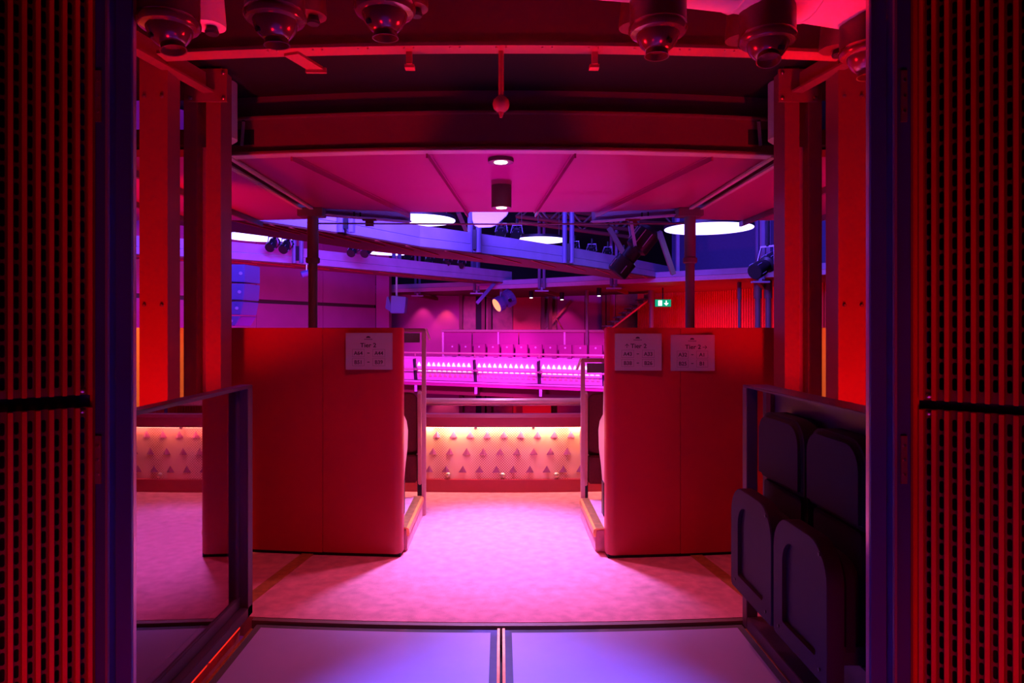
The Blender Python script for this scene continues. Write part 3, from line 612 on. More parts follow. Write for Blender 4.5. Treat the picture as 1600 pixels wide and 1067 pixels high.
# ceiling downlights under the soffit
def downlight(px, ytop, ybot, Y, r, lab):
    c = P(px, ybot, Y); t = thing('ceiling_downlight', (c.x, c.y, c.z), lab, 'downlight', 'cylinder downlights under the soffit')
    MB().lathe([(r*0.55, 0.004), (r*0.8, 0.0), (r, 0.0), (r, 2.612-c.z)], c, (0, 0, 1), 32).build('can', 'steel_dark', t, smooth=True)
    MB().lathe([(0.001, 0.0), (r*0.5, 0.002), (r*0.52, 0.006), (0.001, 0.008)], c-Vector((0, 0, 0.004)), (0, 0, 1), 24).build('lens', 'lamp_white', t)
downlight(782.5, 236, 254, 4.68, 0.088, 'short round downlight nearest the front ceiling beam'); downlight(783.5, 288, 325, 5.55, 0.082, 'longer cylinder downlight hanging over the aisle')

# posts carrying the soffit
def post(s, px, lab):
    x = (px-CX)/F*6.6; y = 6.62; t = thing('balcony_post', (x, y, -4), lab, 'post', 'posts at the balcony edge')
    MB().cyl((x, y, -4), (x, y, 2.13), 0.044, n=20).build('lower_tube', 'steel_dark', t, smooth=True)
    MB().cyl((x, y, 2.12), (x, y, 2.56), 0.054, n=20).build('upper_tube', 'steel_dark', t, smooth=True)
    MB().lathe([(0.055, 0), (0.068, 0.01), (0.068, 0.05), (0.055, 0.06)], (x, y, 2.08), (0, 0, 1), 20).build('collar', 'steel_dark', t, smooth=True)
    MB().box(x-0.13, y-0.08, 2.53, x+0.11, y+0.08, 2.61).build('capital', 'steel_dark', t, bevel=0.004)
post(-1, 488, 'round balcony post above the wall with one sign'); post(1, 1079, 'round balcony post in front of the big disc lamp')
# lighting stub beams beside the posts
for s, lab in ((-1, 'short steel channel beam from the post on the single sign side'), (1, 'short steel channel beam carrying the black profile spotlight')):
    a, b = Vector((s*1.74, 6.68, 2.56)), Vector((s*0.94, 7.06, 2.55)); t = thing('channel_beam', a, lab, 'beam', 'channel beams at the soffit edge')
    MB().bar(a, b, 0.10, 0.012).build('lower_flange', 'violet_steel', t); MB().bar(a+Vector((0, 0.02, 0.06)), b+Vector((0, 0.02, 0.06)), 0.012, 0.12).build('web', 'violet_steel', t)
    MB().bar(a+Vector((0, 0, 0.12)), b+Vector((0, 0, 0.12)), 0.10, 0.012).build('upper_flange', 'violet_steel', t)
    p = a.lerp(b, 0.52); MB().box(p.x-0.07, p.y-0.03, p.z-0.02, p.x+0.07, p.y+0.03, p.z-0.006).box(p.x-0.04, p.y-0.02, p.z-0.075, p.x+0.04, p.y+0.02, p.z-0.02).build('clamp', 'red_under', t)
    for q in (0.35, 0.42): p = a.lerp(b, q); MB().cyl(p+Vector((0, -0.03, 0.0)), p+Vector((0, -0.03, 0.05)), 0.008, n=6).build('bolt', 'equip', t)
z = 2.47
t = tag(MB().tube([(-1.79+3.6*k/16, 6.66-0.02*math.cos(k/16*PI*2), z) for k in range(17)], 0.008, 8).build('tie_rod', 'steel_dark'), 'thin tie rod stretched between the two round posts', 'rod')

# ================================================================== the hall beyond
S(MB().box(-16, 6.4, -4.1, 16, 27, -4.0).build('floor', 'hall_floor'))
S(MB().box(-16, 6.9, 6.5, 16, 27, 6.6).build('ceiling', 'ceil_dark'))
# tall side wall with one horizontal joint
wl = S(thing('wall_left', (-6.6, 16.7, 0)))
A, B = Vector((-9.6, 10.7, 0)), Vector((-4.04, 22.0, 0)); dd = (B-A).normalized(); nn = Vector((dd.y, -dd.x, 0))
def wall_piece(a, b, z0, z1, nm, m, par, th=0.1):
    a, b = Vector(a), Vector(b); d = (b-a).normalized(); n = Vector((-d.y, d.x, 0))*th
    return MB().prism([(a.x, a.y, z0), (b.x, b.y, z0), (b.x+n.x, b.y+n.y, z0), (a.x+n.x, a.y+n.y, z0)], (0, 0, z1-z0)).build(nm, m, par)
for k in range(5):
    a, b = A.lerp(B, k/5)+dd*0.012, A.lerp(B, (k+1)/5)-dd*0.012
    wall_piece(a, b, -4, 2.09, 'wall_panel', 'plaster', wl); wall_piece(a, b, 2.19, 6.4, 'wall_panel', 'plaster', wl)
wall_piece(A+nn*-0.04, B+nn*-0.04, 2.08, 2.20, 'joint', 'joint', wl, 0.05)
wall_piece(B+dd*0.02, B+dd*0.02+Vector((0.42, -0.02, 0)), -4, 6.4, 'pilaster', 'plaster', wl, 0.4)
wb = S(thing('wall_back', (0, 24.5, -4)))
MB().box(-4.3, 24.5, -4, -1.45, 24.6, 2.75).build('plaster_panel', 'plaster', wb)
bounds = [-1.44, -0.9, -0.55, 0.42, 1.45, 2.0, 3.0, 4.1, 5.2]
kinds = ['wood_dark', 'black', 'wood_dark', 'red_slat', 'wood_dark', 'plaster', 'plaster', 'wood_dark']
for k in range(8): MB().box(bounds[k]+0.01, 24.5+0.05*(kinds[k] == 'black'), -4, bounds[k+1]-0.01, 24.62, 2.75).build('wall_panel', kinds[k], wb)
MB().box(-4.6, 24.62, -4, 12, 24.7, 6.4).build('backing', 'ceil_dark', wb)
for k, px in enumerate((720, 755, 765, 848, 860, 943, 950)):
    x = (px-CX)/F*24.2; t = tag(MB().box(x-0.06, 24.15, -4, x+0.06, 24.3, 2.72).build('wall_post', 'red_under'), ['first','second','third','fourth','fifth','sixth','seventh'][k]+' slim dark post along the far back wall from the pink spotlit end', 'post', 'posts on the far back wall')
# red ribbed wall on the far side
wr = S(thing('wall_right', (6, 21, -4)))
A, B = Vector((4.7, 23.4, 0)), Vector((8.6, 16.6, 0)); dd = (B-A).normalized()
for k in range(7): wall_piece(A.lerp(B, k/7), A.lerp(B, (k+1)/7)-dd*0.03, -4, 2.75, 'wall_panel', 'red_slat', wr)
mb = MB()
for k in range(90):
    p = A.lerp(B, (k+0.5)/90); n = Vector((dd.y, -dd.x, 0)); mb.bar(p+n*0.03+Vector((0, 0, -1)), p+n*0.03+Vector((0, 0, 2.74)), 0.035, 0.05, n)
tag(mb.build('ribs', 'red_slat', wr), kind='stuff')
for k, (px, Y) in enumerate(((915, 21.6), (1014, 21), (1148, 18.2), (1176, 17.7), (1192, 17.6))):
    x = (px-CX)/F*Y; r = 0.05 if px in (915, 1148) else 0.09
    t = thing('gallery_post', (x, Y-0.35, -4), ['thin gallery post in front of the pink back wall', 'gallery post just under the exit sign', 'thin gallery post in the middle of the red ribbed wall', 'thicker gallery post of the close pair, nearer the middle', 'thicker gallery post of the close pair, nearer the slim column'][k], 'post', 'posts under the far upper gallery')
    MB().cyl((x, Y-0.35, -4), (x, Y-0.35, 2.3), r*0.8, n=12).build('shaft', 'steel_dark', t, smooth=True); MB().cyl((x, Y-0.35, 2.2), (x, Y-0.35, 2.66), r*1.1, n=12).build('head', 'steel_dark', t, smooth=True)
# upper gallery ring: fascia, soffit
G = [(-4.6, 23.75), (-3.9, 23.3), (-1.6, 22.1), (0.71, 20.6), (2.8, 19.0), (4.7, 17.55), (6.4, 16.2), (9.5, 13.4)]
ug = S(thing('upper_gallery', (0, 21, 2.66)))
def polysweep(pts, prof):  # prof: (offset away from the camera side, z)
    secs = []
    for i, (x, y) in enumerate(pts):
        a, b = Vector(pts[max(i-1, 0)]), Vector(pts[min(i+1, len(pts)-1)]); d = (b-a).normalized(); n = Vector((-d.y, d.x)); n = n if n.y > 0 else -n
        secs.append([Vector((x+n.x*o, y+n.y*o, z)) for o, z in prof])
    return MB().sweep(secs)
polysweep(G, [(0, 2.78), (0, 2.92), (0.12, 2.92), (0.12, 2.78)]).build('upper_channel', 'violet_steel', ug)
polysweep(G, [(0.03, 2.66), (0.03, 2.775), (0.15, 2.775), (0.15, 2.66)]).build('lower_channel', 'tier_panel', ug)
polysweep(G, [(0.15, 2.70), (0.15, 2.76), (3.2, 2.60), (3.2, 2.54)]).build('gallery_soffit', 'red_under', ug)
for k, (px, Y) in enumerate(((653, 23.4), (745, 21.7), (846, 20.2), (958, 18.9), (1185, 16.3))):
    x = (px-CX)/F*Y; t = thing('gallery_hanger', (x, Y-0.1, 2.55), ['first','second','third','fourth','fifth'][k]+' twin tube hanger along the far gallery edge from the boxy loudspeaker', 'hanger', 'hangers on the far gallery edge')
    for e in (-0.07, 0.07): MB().cyl((x+e, Y-0.12, 2.60), (x+e, Y-0.12, 6.5), 0.045, n=10).build('tube', 'hanger', t, smooth=True)
    MB().box(x-0.2, Y-0.2, 2.52, x+0.2, Y-0.05, 2.56).box(x-0.03, Y-0.15, 2.56, x+0.03, Y-0.1, 2.64).build('foot', 'violet_steel', t)
    MB().bar((x, Y, 2.56), (x+0.6, Y+1.2, 2.48), 0.08, 0.10).build('arm', 'red_under', t)
for k, (px, py, Y) in enumerate(((830, 465, 22.0), (878, 468, 22.2), (936, 462, 20.4), (1186, 455, 17.6))):
    c = P(px, py, Y); t = thing('gallery_downlight', c, ['tiny gallery downlight nearest the can spotlight', 'tiny gallery downlight above the pink back wall', 'tiny gallery downlight left of the exit sign', 'tiny gallery downlight over the close pair of posts'][k], 'downlight', 'downlights under the far gallery')
    MB().cyl(c, c+Vector((0, 0, 0.24)), 0.07, n=12).build('can', 'equip', t); MB().cyl(c-Vector((0, 0, 0.015)), c-Vector((0, 0, 0.001)), 0.045, n=12).build('lens', 'lamp_white', t)
wu = S(MB().prism([(4.9, 19.6, 2.9), (10.3, 14.9, 2.9), (10.4, 15.05, 2.9), (5.0, 19.75, 2.9)], (0, 0, 2.8)).build('wall_upper', 'blue_wall'))
for k, (px, Y) in enumerate(((1058, 18.2), (1190, 15.9), (1198, 15.9))):
    x = (px-CX)/F*Y; tag(MB().box(x-0.04, Y-0.1, 2.93, x+0.04, Y, 5.6).build('wall_post', 'violet_steel'), ['upright at the catwalk end of the dark blue wall', 'upright before the blue wall, second from the slim column', 'upright before the blue wall beside the slim column'][k], 'post', 'uprights before the dark blue wall')

# ------------------------------------------------------------------ far tier: fascia panels, rails, seats
fy = lambda x: 20.9-0.4065*(x+2.02)
def onx(px): # x on the tier front seen at px
    k = (px-CX)/F; return k*(20.9-0.4065*2.02)/(1+0.4065*k)
dirf = Vector((1, -0.4065, 0)).normalized(); nf = Vector((dirf.y, -dirf.x, 0))   # nf points to the camera side
if nf.y > 0: nf = -nf
ft = thing('tier_balustrade', (0, fy(0), -0.3), 'magenta lit far balcony front with rows of small triangles', 'balcony front')
edges = [onx(q) for q in (455, 553, 651, 744, 844, 944, 1044, 1144)]
L = lambda x, k, z: Vector((x, fy(x), z))+nf*k
for k in range(7):
    a, b = edges[k]+0.03, edges[k+1]-0.03
    MB().prism([L(a, 0, -0.15), L(b, 0, -0.15), L(b, -0.06, -0.15), L(a, -0.06, -0.15)], Vector((0, 0, 0.665))+nf*0.10).build('fascia_panel', 'tier_panel', ft)
    if 1 < k < 6:
        for r, (z, mt) in enumerate(((0.345, 'tri_glow'), (0.155, 'tri_glow'), (0.015, 'tri_warm'))):
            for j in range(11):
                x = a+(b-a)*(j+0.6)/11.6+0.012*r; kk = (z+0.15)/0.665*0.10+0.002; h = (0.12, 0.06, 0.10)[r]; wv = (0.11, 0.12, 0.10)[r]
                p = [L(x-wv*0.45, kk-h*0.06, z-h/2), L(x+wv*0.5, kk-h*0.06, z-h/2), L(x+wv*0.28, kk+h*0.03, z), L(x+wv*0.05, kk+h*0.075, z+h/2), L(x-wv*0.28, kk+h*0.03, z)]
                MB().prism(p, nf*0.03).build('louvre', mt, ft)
    e = edges[k+1]
    MB().prism([L(e-0.025, 0.10, -0.2), L(e+0.025, 0.10, -0.2), L(e+0.025, 0.02, -0.2), L(e-0.025, 0.02, -0.2)], Vector((0, 0, 0.70))+nf*0.09).build('panel_joint', 'equip', ft)
    MB().box(e-0.05, fy(e)-0.36, 0.16, e+0.05, fy(e)-0.14, 0.24).build('rail_bracket', 'steel_dark', ft)
xa, xb = edges[0], edges[-1]
MB().bar(L(xa, -0.3, -0.25), L(xb, -0.3, -0.25), 0.9, 0.10).build('slab_edge', 'plaster', ft)
MB().bar(L(xa, 0.16, -0.18), L(xb, 0.16, -0.18), 0.05, 0.05).build('lower_rail', 'tier_panel', ft)
MB().bar(L(xa, -0.02, 0.545), L(xb, -0.02, 0.545), 0.22, 0.05).build('cap', 'tier_panel', ft)
MB().tube([L(xa, 0.32, 0.195), L(xb, 0.32, 0.195)], 0.022, 8).build('outer_rail', 'rail', ft, smooth=True)
MB().tube([L(xa, 0.10, 0.69), L(xb, 0.10, 0.69)], 0.03, 8).build('handrail', 'rail', ft, smooth=True)
for e in edges: MB().cyl(L(e, 0.08, 0.55), L(e, 0.10, 0.68), 0.018, n=8).build('rail_post', 'rail', ft)
for e in edges[1:]: MB().box(e-0.04, fy(e)-0.22, -0.50, e+0.04, fy(e)-0.1, -0.30).build('bracket', 'violet_steel', ft)
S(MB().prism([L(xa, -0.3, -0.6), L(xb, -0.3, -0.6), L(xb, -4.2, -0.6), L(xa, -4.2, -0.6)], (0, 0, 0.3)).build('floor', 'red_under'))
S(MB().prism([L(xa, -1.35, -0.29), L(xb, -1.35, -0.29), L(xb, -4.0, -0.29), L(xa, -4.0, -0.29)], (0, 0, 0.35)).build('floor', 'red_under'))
def far_seat(px, back, z, lab, grp, proto=None):
    k = (px-CX)/F; off = -nf*back   # behind the front by back
    base = Vector((0, fy(0), 0))+off; x = k*(base.y+0.4065*base.x)/(1+0.4065*k); y = base.y-0.4065*(x-base.x)
    o = Vector((x, y, z))
    if proto: return copy_tree(proto, o-ORG[proto.name], lab)
    t = thing('theatre_chair', o, lab, 'seat', grp); u = dirf
    def b(u0, u1, k0, k1, z0, z1, nm, m_, bev=0.02):
        MB().prism([o+u*u0+nf*k0+Vector((0,0,z0)), o+u*u1+nf*k0+Vector((0,0,z0)), o+u*u1+nf*k1+Vector((0,0,z0)), o+u*u0+nf*k1+Vector((0,0,z0))], (0, 0, z1-z0)).build(nm, m_, t, bevel=bev)
    b(-0.205, 0.205, -0.06, 0.06, 0.42, 0.86, 'backrest', 'plaster', 0.012); b(-0.18, 0.18, 0.06, 0.42, 0.40, 0.47, 'seat', 'tier_panel')
    b(-0.17, 0.17, -0.04, 0.3, 0.0, 0.40, 'base', 'steel_dark')
    c = o+nf*0.061+Vector((0, 0, 0.77)); MB().cyl(c, c+nf*0.012, 0.03, n=10).build('number_disc', 'reflector', t)
    return t
pr = far_seat(708, 1.95, 0.06, 'far back row seat showing its upright backrest', 'upright seats of the far tier')
ORD = ['first', 'second', 'third', 'fourth', 'fifth', 'sixth', 'seventh', 'eighth', 'ninth', 'tenth', 'eleventh', 'twelfth']
pr['label'] = 'first upright seat of the far back row counted from the pink spotlit wall'
for k in range(1, 12): far_seat(708+20.6*k+0.35*k*k*0.5, 1.95, 0.06, ORD[k]+' upright seat of the far back row counted from the pink spotlit wall', None, pr)
pr = None
def far_pad(px, proto=None, k2=0):
    k = (px-CX)/F; off = -nf*0.85; base = Vector((0, fy(0), 0))+off; x = k*(base.y+0.4065*base.x)/(1+0.4065*k); o = Vector((x, base.y-0.4065*(x-base.x), -0.29))
    if proto: return copy_tree(proto, o-ORG[proto.name], ORD[k2]+' far front row seat pad counted from the pink spotlit wall')
    t = thing('theatre_chair', o, 'first far front row seat pad counted from the pink spotlit wall', 'seat', 'front row seats of the far tier')
    m_ = MB(); pts = [o+dirf*u+Vector((0, 0, 0.72+v)) for u, v in rrect(0.38, 0.24, 0.06)]; m_.prism(pts, nf*0.10).build('backrest', 'tier_panel', t, bevel=0.02)
    MB().prism([o+dirf*-0.17-nf*0.1, o+dirf*0.17-nf*0.1, o+dirf*0.17+nf*0.1, o+dirf*-0.17+nf*0.1], (0, 0, 0.6)).build('base', 'steel_dark', t)
    return t
pr = far_pad(700)
for k in range(1, 11): far_pad(700+21.3*k+0.15*k*k, pr, k)
# rear screen with a bright handrail behind the far rows
rs = thing('rear_screen', (0, 23.0, 0), 'low panelled screen with bright handrail behind the far seats', 'screen')
ry = lambda x: 23.4-0.28*(x+2.0)
xs_ = [(q-CX)/F*23.2 for q in (691, 738, 778, 810, 877, 907, 952)]
for k in range(6):
    a, b = xs_[k]+0.015, xs_[k+1]-0.015
    MB().prism([(a, ry(a), 0.05), (b, ry(b), 0.05), (b, ry(b)+0.05, 0.05), (a, ry(a)+0.05, 0.05)], (0, 0, 1.26)).build('screen_panel', 'plaster', rs)
    if k in (0, 2, 4): MB().box(a-0.03, ry(a)-0.09, 0.05, a+0.03, ry(a)-0.03, 1.34).build('post', 'tier_panel', rs)
MB().tube([(xs_[0]-0.03, ry(xs_[0])-0.06, 1.35), (xs_[-1], ry(xs_[-1])-0.06, 1.35)], 0.05, 10).build('handrail', 'rail', rs, smooth=True)
c = P(944, 532, 20.6); t = thing('guard_rail', (c.x, c.y, 0.55), 'rounded rail end poking past the wall with two signs', 'rail')
MB().tube([c, c+Vector((0.8, 0, 0))], 0.055, 12).build('rail_tube', 'rail', t, smooth=True); MB().box(c.x+0.05, c.y-0.02, 0.55, c.x+0.8, c.y+0.02, c.z-0.05).build('side_plate', 'tier_panel', t)
# red lit panel and stair deep under the far tier
tag(MB().box(0.75, 23.9, -2.4, 1.75, 24.0, -0.6).build('red_screen', 'red_slat'), 'red lit panel low under the far balcony', 'panel')
st = thing('staircase', (4.0, 21.8, 0.5), 'steel stair rising before the red ribbed wall', 'staircase')
a, b = P(950, 517, 20.9), P(1014, 468, 20.9)
for k, dy in enumerate((0, 0.9)):
    MB().bar(a+Vector((0, dy, 0)), b+Vector((0, dy, 0)), 0.05, 0.22, (0, 1, 0)).build('stringer', 'red_slat', st)
for k in range(7):
    p = a.lerp(b, (k+0.5)/7); MB().box(p.x-0.16, p.y+0.03, p.z+0.06, p.x+0.14, p.y+0.87, p.z+0.10).build('tread', 'steel_dark', st); MB().box(p.x+0.11, p.y+0.03, p.z+0.08, p.x+0.14, p.y+0.87, p.z+0.26).build('riser', 'wood_dark', st)
t = tag(MB().bar(P(853, 515, 24.41), P(892, 470, 24.41), 0.08, 0.16, (0, 1, 0)).build('diagonal_strut', 'wood_dark'), 'dark diagonal strut before the pink back wall', 'strut')
t = tag(MB().tube([P(869, 497, 22.9), P(881, 517, 22.9)], 0.025, 8).build('thin_rail', 'brass'), 'thin bright slanting rail above the rear handrail', 'rail')
# exit sign
c = P(1036, 473.5, 19.4); t = thing('exit_sign', (c.x, c.y, c.z-0.115), 'green emergency exit sign with door pictogram and arrow', 'exit sign')
MB().box(c.x-0.23, c.y, c.z-0.105, c.x+0.23, c.y+0.07, c.z+0.105).build('housing', 'equip', t)
MB().box(c.x-0.225, c.y-0.006, c.z-0.10, c.x+0.225, c.y-0.001, c.z+0.10).build('green_face', 'exit_green', t)
MB().box(c.x-0.14, c.y-0.012, c.z-0.075, c.x-0.03, c.y-0.007, c.z+0.075).build('door_pictogram', 'exit_white', t)
MB().box(c.x+0.075, c.y-0.012, c.z-0.01, c.x+0.105, c.y-0.007, c.z+0.07).prism([(c.x+0.02, c.y-0.012, c.z+0.0), (c.x+0.16, c.y-0.012, c.z+0.0), (c.x+0.09, c.y-0.012, c.z-0.075)], (0, 0.005, 0)).build('arrow', 'exit_white', t)
MB().bar((c.x, c.y+0.035, c.z+0.1), (c.x, c.y+0.035, 2.6), 0.03, 0.03, (0, 1, 0)).build('hanger', 'equip', t)

# ------------------------------------------------------------------ lighting catwalks
def catwalk(pts, z0, z1, depth, lab):
    t = thing('catwalk', (pts[0][0], pts[0][1], z0), lab, 'catwalk', 'lighting catwalks')
    # resample
    dense = []
    for i in range(len(pts)-1):
        for k in range(4): q = k/4; dense.append((pts[i][0]*(1-q)+pts[i+1][0]*q, pts[i][1]*(1-q)+pts[i+1][1]*q))
    dense.append(pts[-1]); zm = z0+(z1-z0)*0.42
    for i in range(0, len(dense)-1, 2):
        seg = dense[i:i+3]
        polysweep(seg, [(0, z0+0.004), (0, zm-0.004), (0.05, zm-0.004), (0.05, z0+0.004)]).build('face_board', 'violet_steel', t)
        polysweep(seg, [(0.004, zm+0.004), (0.004, z1), (0.05, z1), (0.05, zm+0.004)]).build('face_board', 'violet_steel', t)
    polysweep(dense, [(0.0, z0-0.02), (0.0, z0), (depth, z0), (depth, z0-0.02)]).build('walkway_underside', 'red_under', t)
    polysweep(dense, [(depth-0.05, z0), (depth-0.05, z1), (depth, z1), (depth, z0)]).build('back_board', 'violet_steel', t)
    for i in range(1, len(dense)-1, 2):
        (x, y), (x2, y2) = dense[i], dense[i+1]
        MB().bar((x, y, z0-0.03), (x2+0.2, y2+depth, z0-0.03), 0.03, 0.012).build('cross_rod', 'red_slat', t)
    return t
B1 = [(-3.45, 8.0), (-3.04, 8.58), (-2.69, 9.07), (-2.08, 9.95), (-1.34, 11.28), (0.2, 12.9), (1.75, 14.75), (3.2, 16.75), (4.68, 18.9)]
B2 = [(-7.6, 12.6), (-5.5, 13.9), (-4.27, 15.2), (-2.6, 17.4), (-1.2, 19.3), (0.34, 21.4)]
catwalk(B1, 2.80, 3.15, 1.05, 'violet lit catwalk crossing just beyond the soffit edge'); catwalk(B2, 2.86, 3.21, 0.9, 'violet lit catwalk farther back above the magenta side wall')
def hanger(px, Y, z0, lab, grp):
    x = (px-CX)/F*Y; t = thing('hanger_tube', (x, Y, z0), lab, 'hanger', grp)
    for e in (-0.075, 0.075): MB().cyl((x+e, Y-0.13, z0), (x+e, Y-0.13, 6.5), 0.05, n=10).build('tube', 'hanger', t, smooth=True)
    MB().box(x-0.03, Y-0.17, z0+0.05, x+0.03, Y-0.12, 3.2).build('clamp', 'equip', t)
for px, Y in ((544, 9.75), (742, 12.3), (887, 14.3)): hanger(px, Y, 2.80, {544: 'twin tube hanger on the nearer catwalk beside the round post', 742: 'twin tube hanger on the nearer catwalk by the acoustic reflector', 887: 'twin tube hanger on the nearer catwalk left of the profile spotlight'}[px], 'hangers of the nearer catwalk')
for px, Y in ((468, 14.75), (621, 17.9), (742, 20.6)): hanger(px, Y, 2.84, {468: 'twin tube hanger on the farther catwalk beside the round post', 621: 'twin tube hanger in the middle of the farther catwalk', 742: 'twin tube hanger near the end of the farther catwalk over the can spotlight'}[px], 'hangers of the farther catwalk')

# disc lamps
def disc(px, py, Y, r, lab):
    c = P(px, py, Y); t = thing('disc_lamp', (c.x, c.y, c.z), lab, 'lamp', 'big round disc lamps')
    MB().cyl((c.x, c.y, c.z), (c.x, c.y, c.z+0.02), r*0.985, n=48).build('diffuser', 'disc', t)
    MB().lathe([(r*0.985, 0.0), (r, 0.0), (r, 0.06), (r*0.3, 0.09), (0.01, 0.09)], c+Vector((0, 0, 0.012)), (0, 0, 1), 48).build('rim', 'equip', t, smooth=True)
    for k in range(3):
        q = k*2*PI/3+0.4; MB().cyl((c.x+r*0.8*math.cos(q), c.y+r*0.8*math.sin(q), c.z+0.06), (c.x+r*0.8*math.cos(q), c.y+r*0.8*math.sin(q), 6.5), 0.008, n=6).build('wire', 'steel_dark', t)
disc(1107, 358, 13.5, 0.86, 'big white disc lamp behind the round post at the two sign side'); disc(651, 345, 12.4, 0.71, 'white disc lamp just under the soffit edge above the nearer catwalk')
disc(405, 371, 15.2, 0.80, 'white disc lamp above the farther catwalk beside the line array'); disc(611, 395, 18.7, 0.70, 'white disc lamp between the two violet catwalks'); disc(843, 376, 15.4, 0.62, 'white disc lamp half hidden behind the nearer catwalk middle')

# spotlights
def spotlight(a, b, r, lab, grp=None, lens='black', body='equip', hang=None, drop=None):
    a, b = Vector(a), Vector(b); Ln = (b-a).length; ax = (b-a).normalized(); t = thing('stage_spotlight', a, lab, 'spotlight', grp)
    bd = MB().lathe([(r*0.95, 0), (r, 0.02*Ln), (r, 0.30*Ln), (r*0.72, 0.33*Ln), (r*0.72, 0.52*Ln), (r*1.05, 0.56*Ln), (r*1.1, 0.60*Ln), (r*1.1, 0.92*Ln), (r*0.7, Ln), (0.01, Ln)], a, ax, 20).build('body', body, t, smooth=True)
    MB().cyl(a-ax*0.004, a+ax*0.001, r*0.88, n=20).build('lens', lens, t)
    up = Vector((0, 0, 1)); sd = ax.cross(up).normalized(); u2 = sd.cross(ax).normalized()
    for k in range(7):
        q = PI*(-0.1+1.2*k/6); d = (sd*math.cos(q)+u2*math.sin(q))
        MB().bar(a+ax*0.62*Ln+d*r*1.12, a+ax*0.90*Ln+d*r*1.12, r*0.05, r*0.16, d).build('fin', 'violet_steel' if body == 'equip' else body, bd)
        if k % 2 == 0: MB().bar(a+ax*0.03*Ln+d*r*1.02, a+ax*0.2*Ln+d*r*1.02, r*0.05, r*0.12, d).build('fin', 'violet_steel' if body == 'equip' else body, bd)
    mid = a+ax*0.52*Ln; top = Vector(hang) if hang else mid+Vector((0, 0, r*3.2))
    for e in (-1, 1): MB().bar(mid+sd*e*r*1.25, Vector((top.x, top.y, top.z))+sd*e*r*0.9, r*0.12, r*0.28, ax).build('yoke_arm', 'violet_steel', t)
    MB().bar(top+sd*r*-1.0, top+sd*r*1.0, r*0.25, r*0.2).build('yoke_bar', 'violet_steel', t)
    MB().cyl(top, top+Vector((0, 0, r*1.3 if drop is None else drop-top.z)), r*0.3 if drop is None else 0.025, n=8).build('clamp', 'equip', t)
    MB().lathe([(r*0.22, 0), (r*0.25, r*0.2), (0.001, r*0.25)], mid+sd*(-1.25*r)*(1 if sd.y > 0 else -1), -sd if sd.y > 0 else sd, 10).build('tilt_knob', 'equip', t)
    return t
spotlight(P(963, 427, 7.02), P(1018, 358, 6.98), 0.112, 'black ribbed profile spotlight hanging from the channel beam', hang=P(985, 350, 6.95))
spotlight(P(1179, 425, 9.2), P(1212, 405, 9.5), 0.11, 'black spotlight half behind the slim column at the gallery edge', hang=P(1200, 385, 9.4), drop=6.5)
spotlight(P(776, 477, 21.0), P(801, 463, 21.25), 0.24, 'violet can spotlight with glowing orange front', lens='lens', body='speaker', hang=P(788, 448, 21.5), drop=2.86)
t = tag(MB().bar(P(745, 474, 20.7), P(772, 443, 20.9), 0.10, 0.09, (0, 1, 0)).build('spotlight_arm', 'speaker'), 'short slanting arm beside the can spotlight', 'arm')
g1 = 'small stage spotlights on the catwalk tops'
sp = spotlight(P(548, 396, 15.5), P(556, 386, 15.8), 0.10, 'small dark spotlight second from the round post above the farther catwalk', g1, hang=P(552, 380, 15.6))
LB = ['next to the round post', 'under the disc lamp between the catwalks', 'above the can spotlight, first of three', 'above the can spotlight, middle of three', 'above the can spotlight, last of three', 'beside the disc lamp near the line array, nearer the post', 'beside the disc lamp near the line array, nearer the column', 'next to the acoustic reflector', 'second from the acoustic reflector', 'fourth from the profile spotlight above the nearer catwalk', 'third from the profile spotlight above the nearer catwalk', 'right behind the profile spotlight', 'second from the profile spotlight above the nearer catwalk']
for (px, py, Y), lab_ in zip(((573, 392, 15.6), (640, 396, 18.0), (672, 404, 18.6), (700, 407, 19.0), (722, 411, 19.4), (447, 385, 14.4), (426, 382, 14.2), (784, 362, 13.6), (808, 364, 13.8), (898, 388, 15.6), (925, 392, 16.2), (975, 401, 17.2), (950, 396, 16.8)), ['small dark spotlight '+q for q in LB]):
    d = P(px, py, Y)-P(552, 391, 15.6); copy_tree(sp, d, lab_)
for k, ((x0, y0), (x1, y1), Y) in enumerate((((952, 357), (978, 402), 15.0), ((1030, 362), (1052, 428), 14.6), ((716, 332), (728, 360), 16.0))):
    tag(MB().bar(P(x0, y0, Y), P(x1, y1, Y+0.4), 0.10, 0.10, (0, 1, 0)).build('diagonal_strut', 'steel_dark'), ['diagonal strut behind the profile spotlight lens end', 'diagonal strut between the profile spotlight and the big disc lamp', 'diagonal strut beside the acoustic reflector'][k], 'strut', 'diagonal struts of the lighting rig')
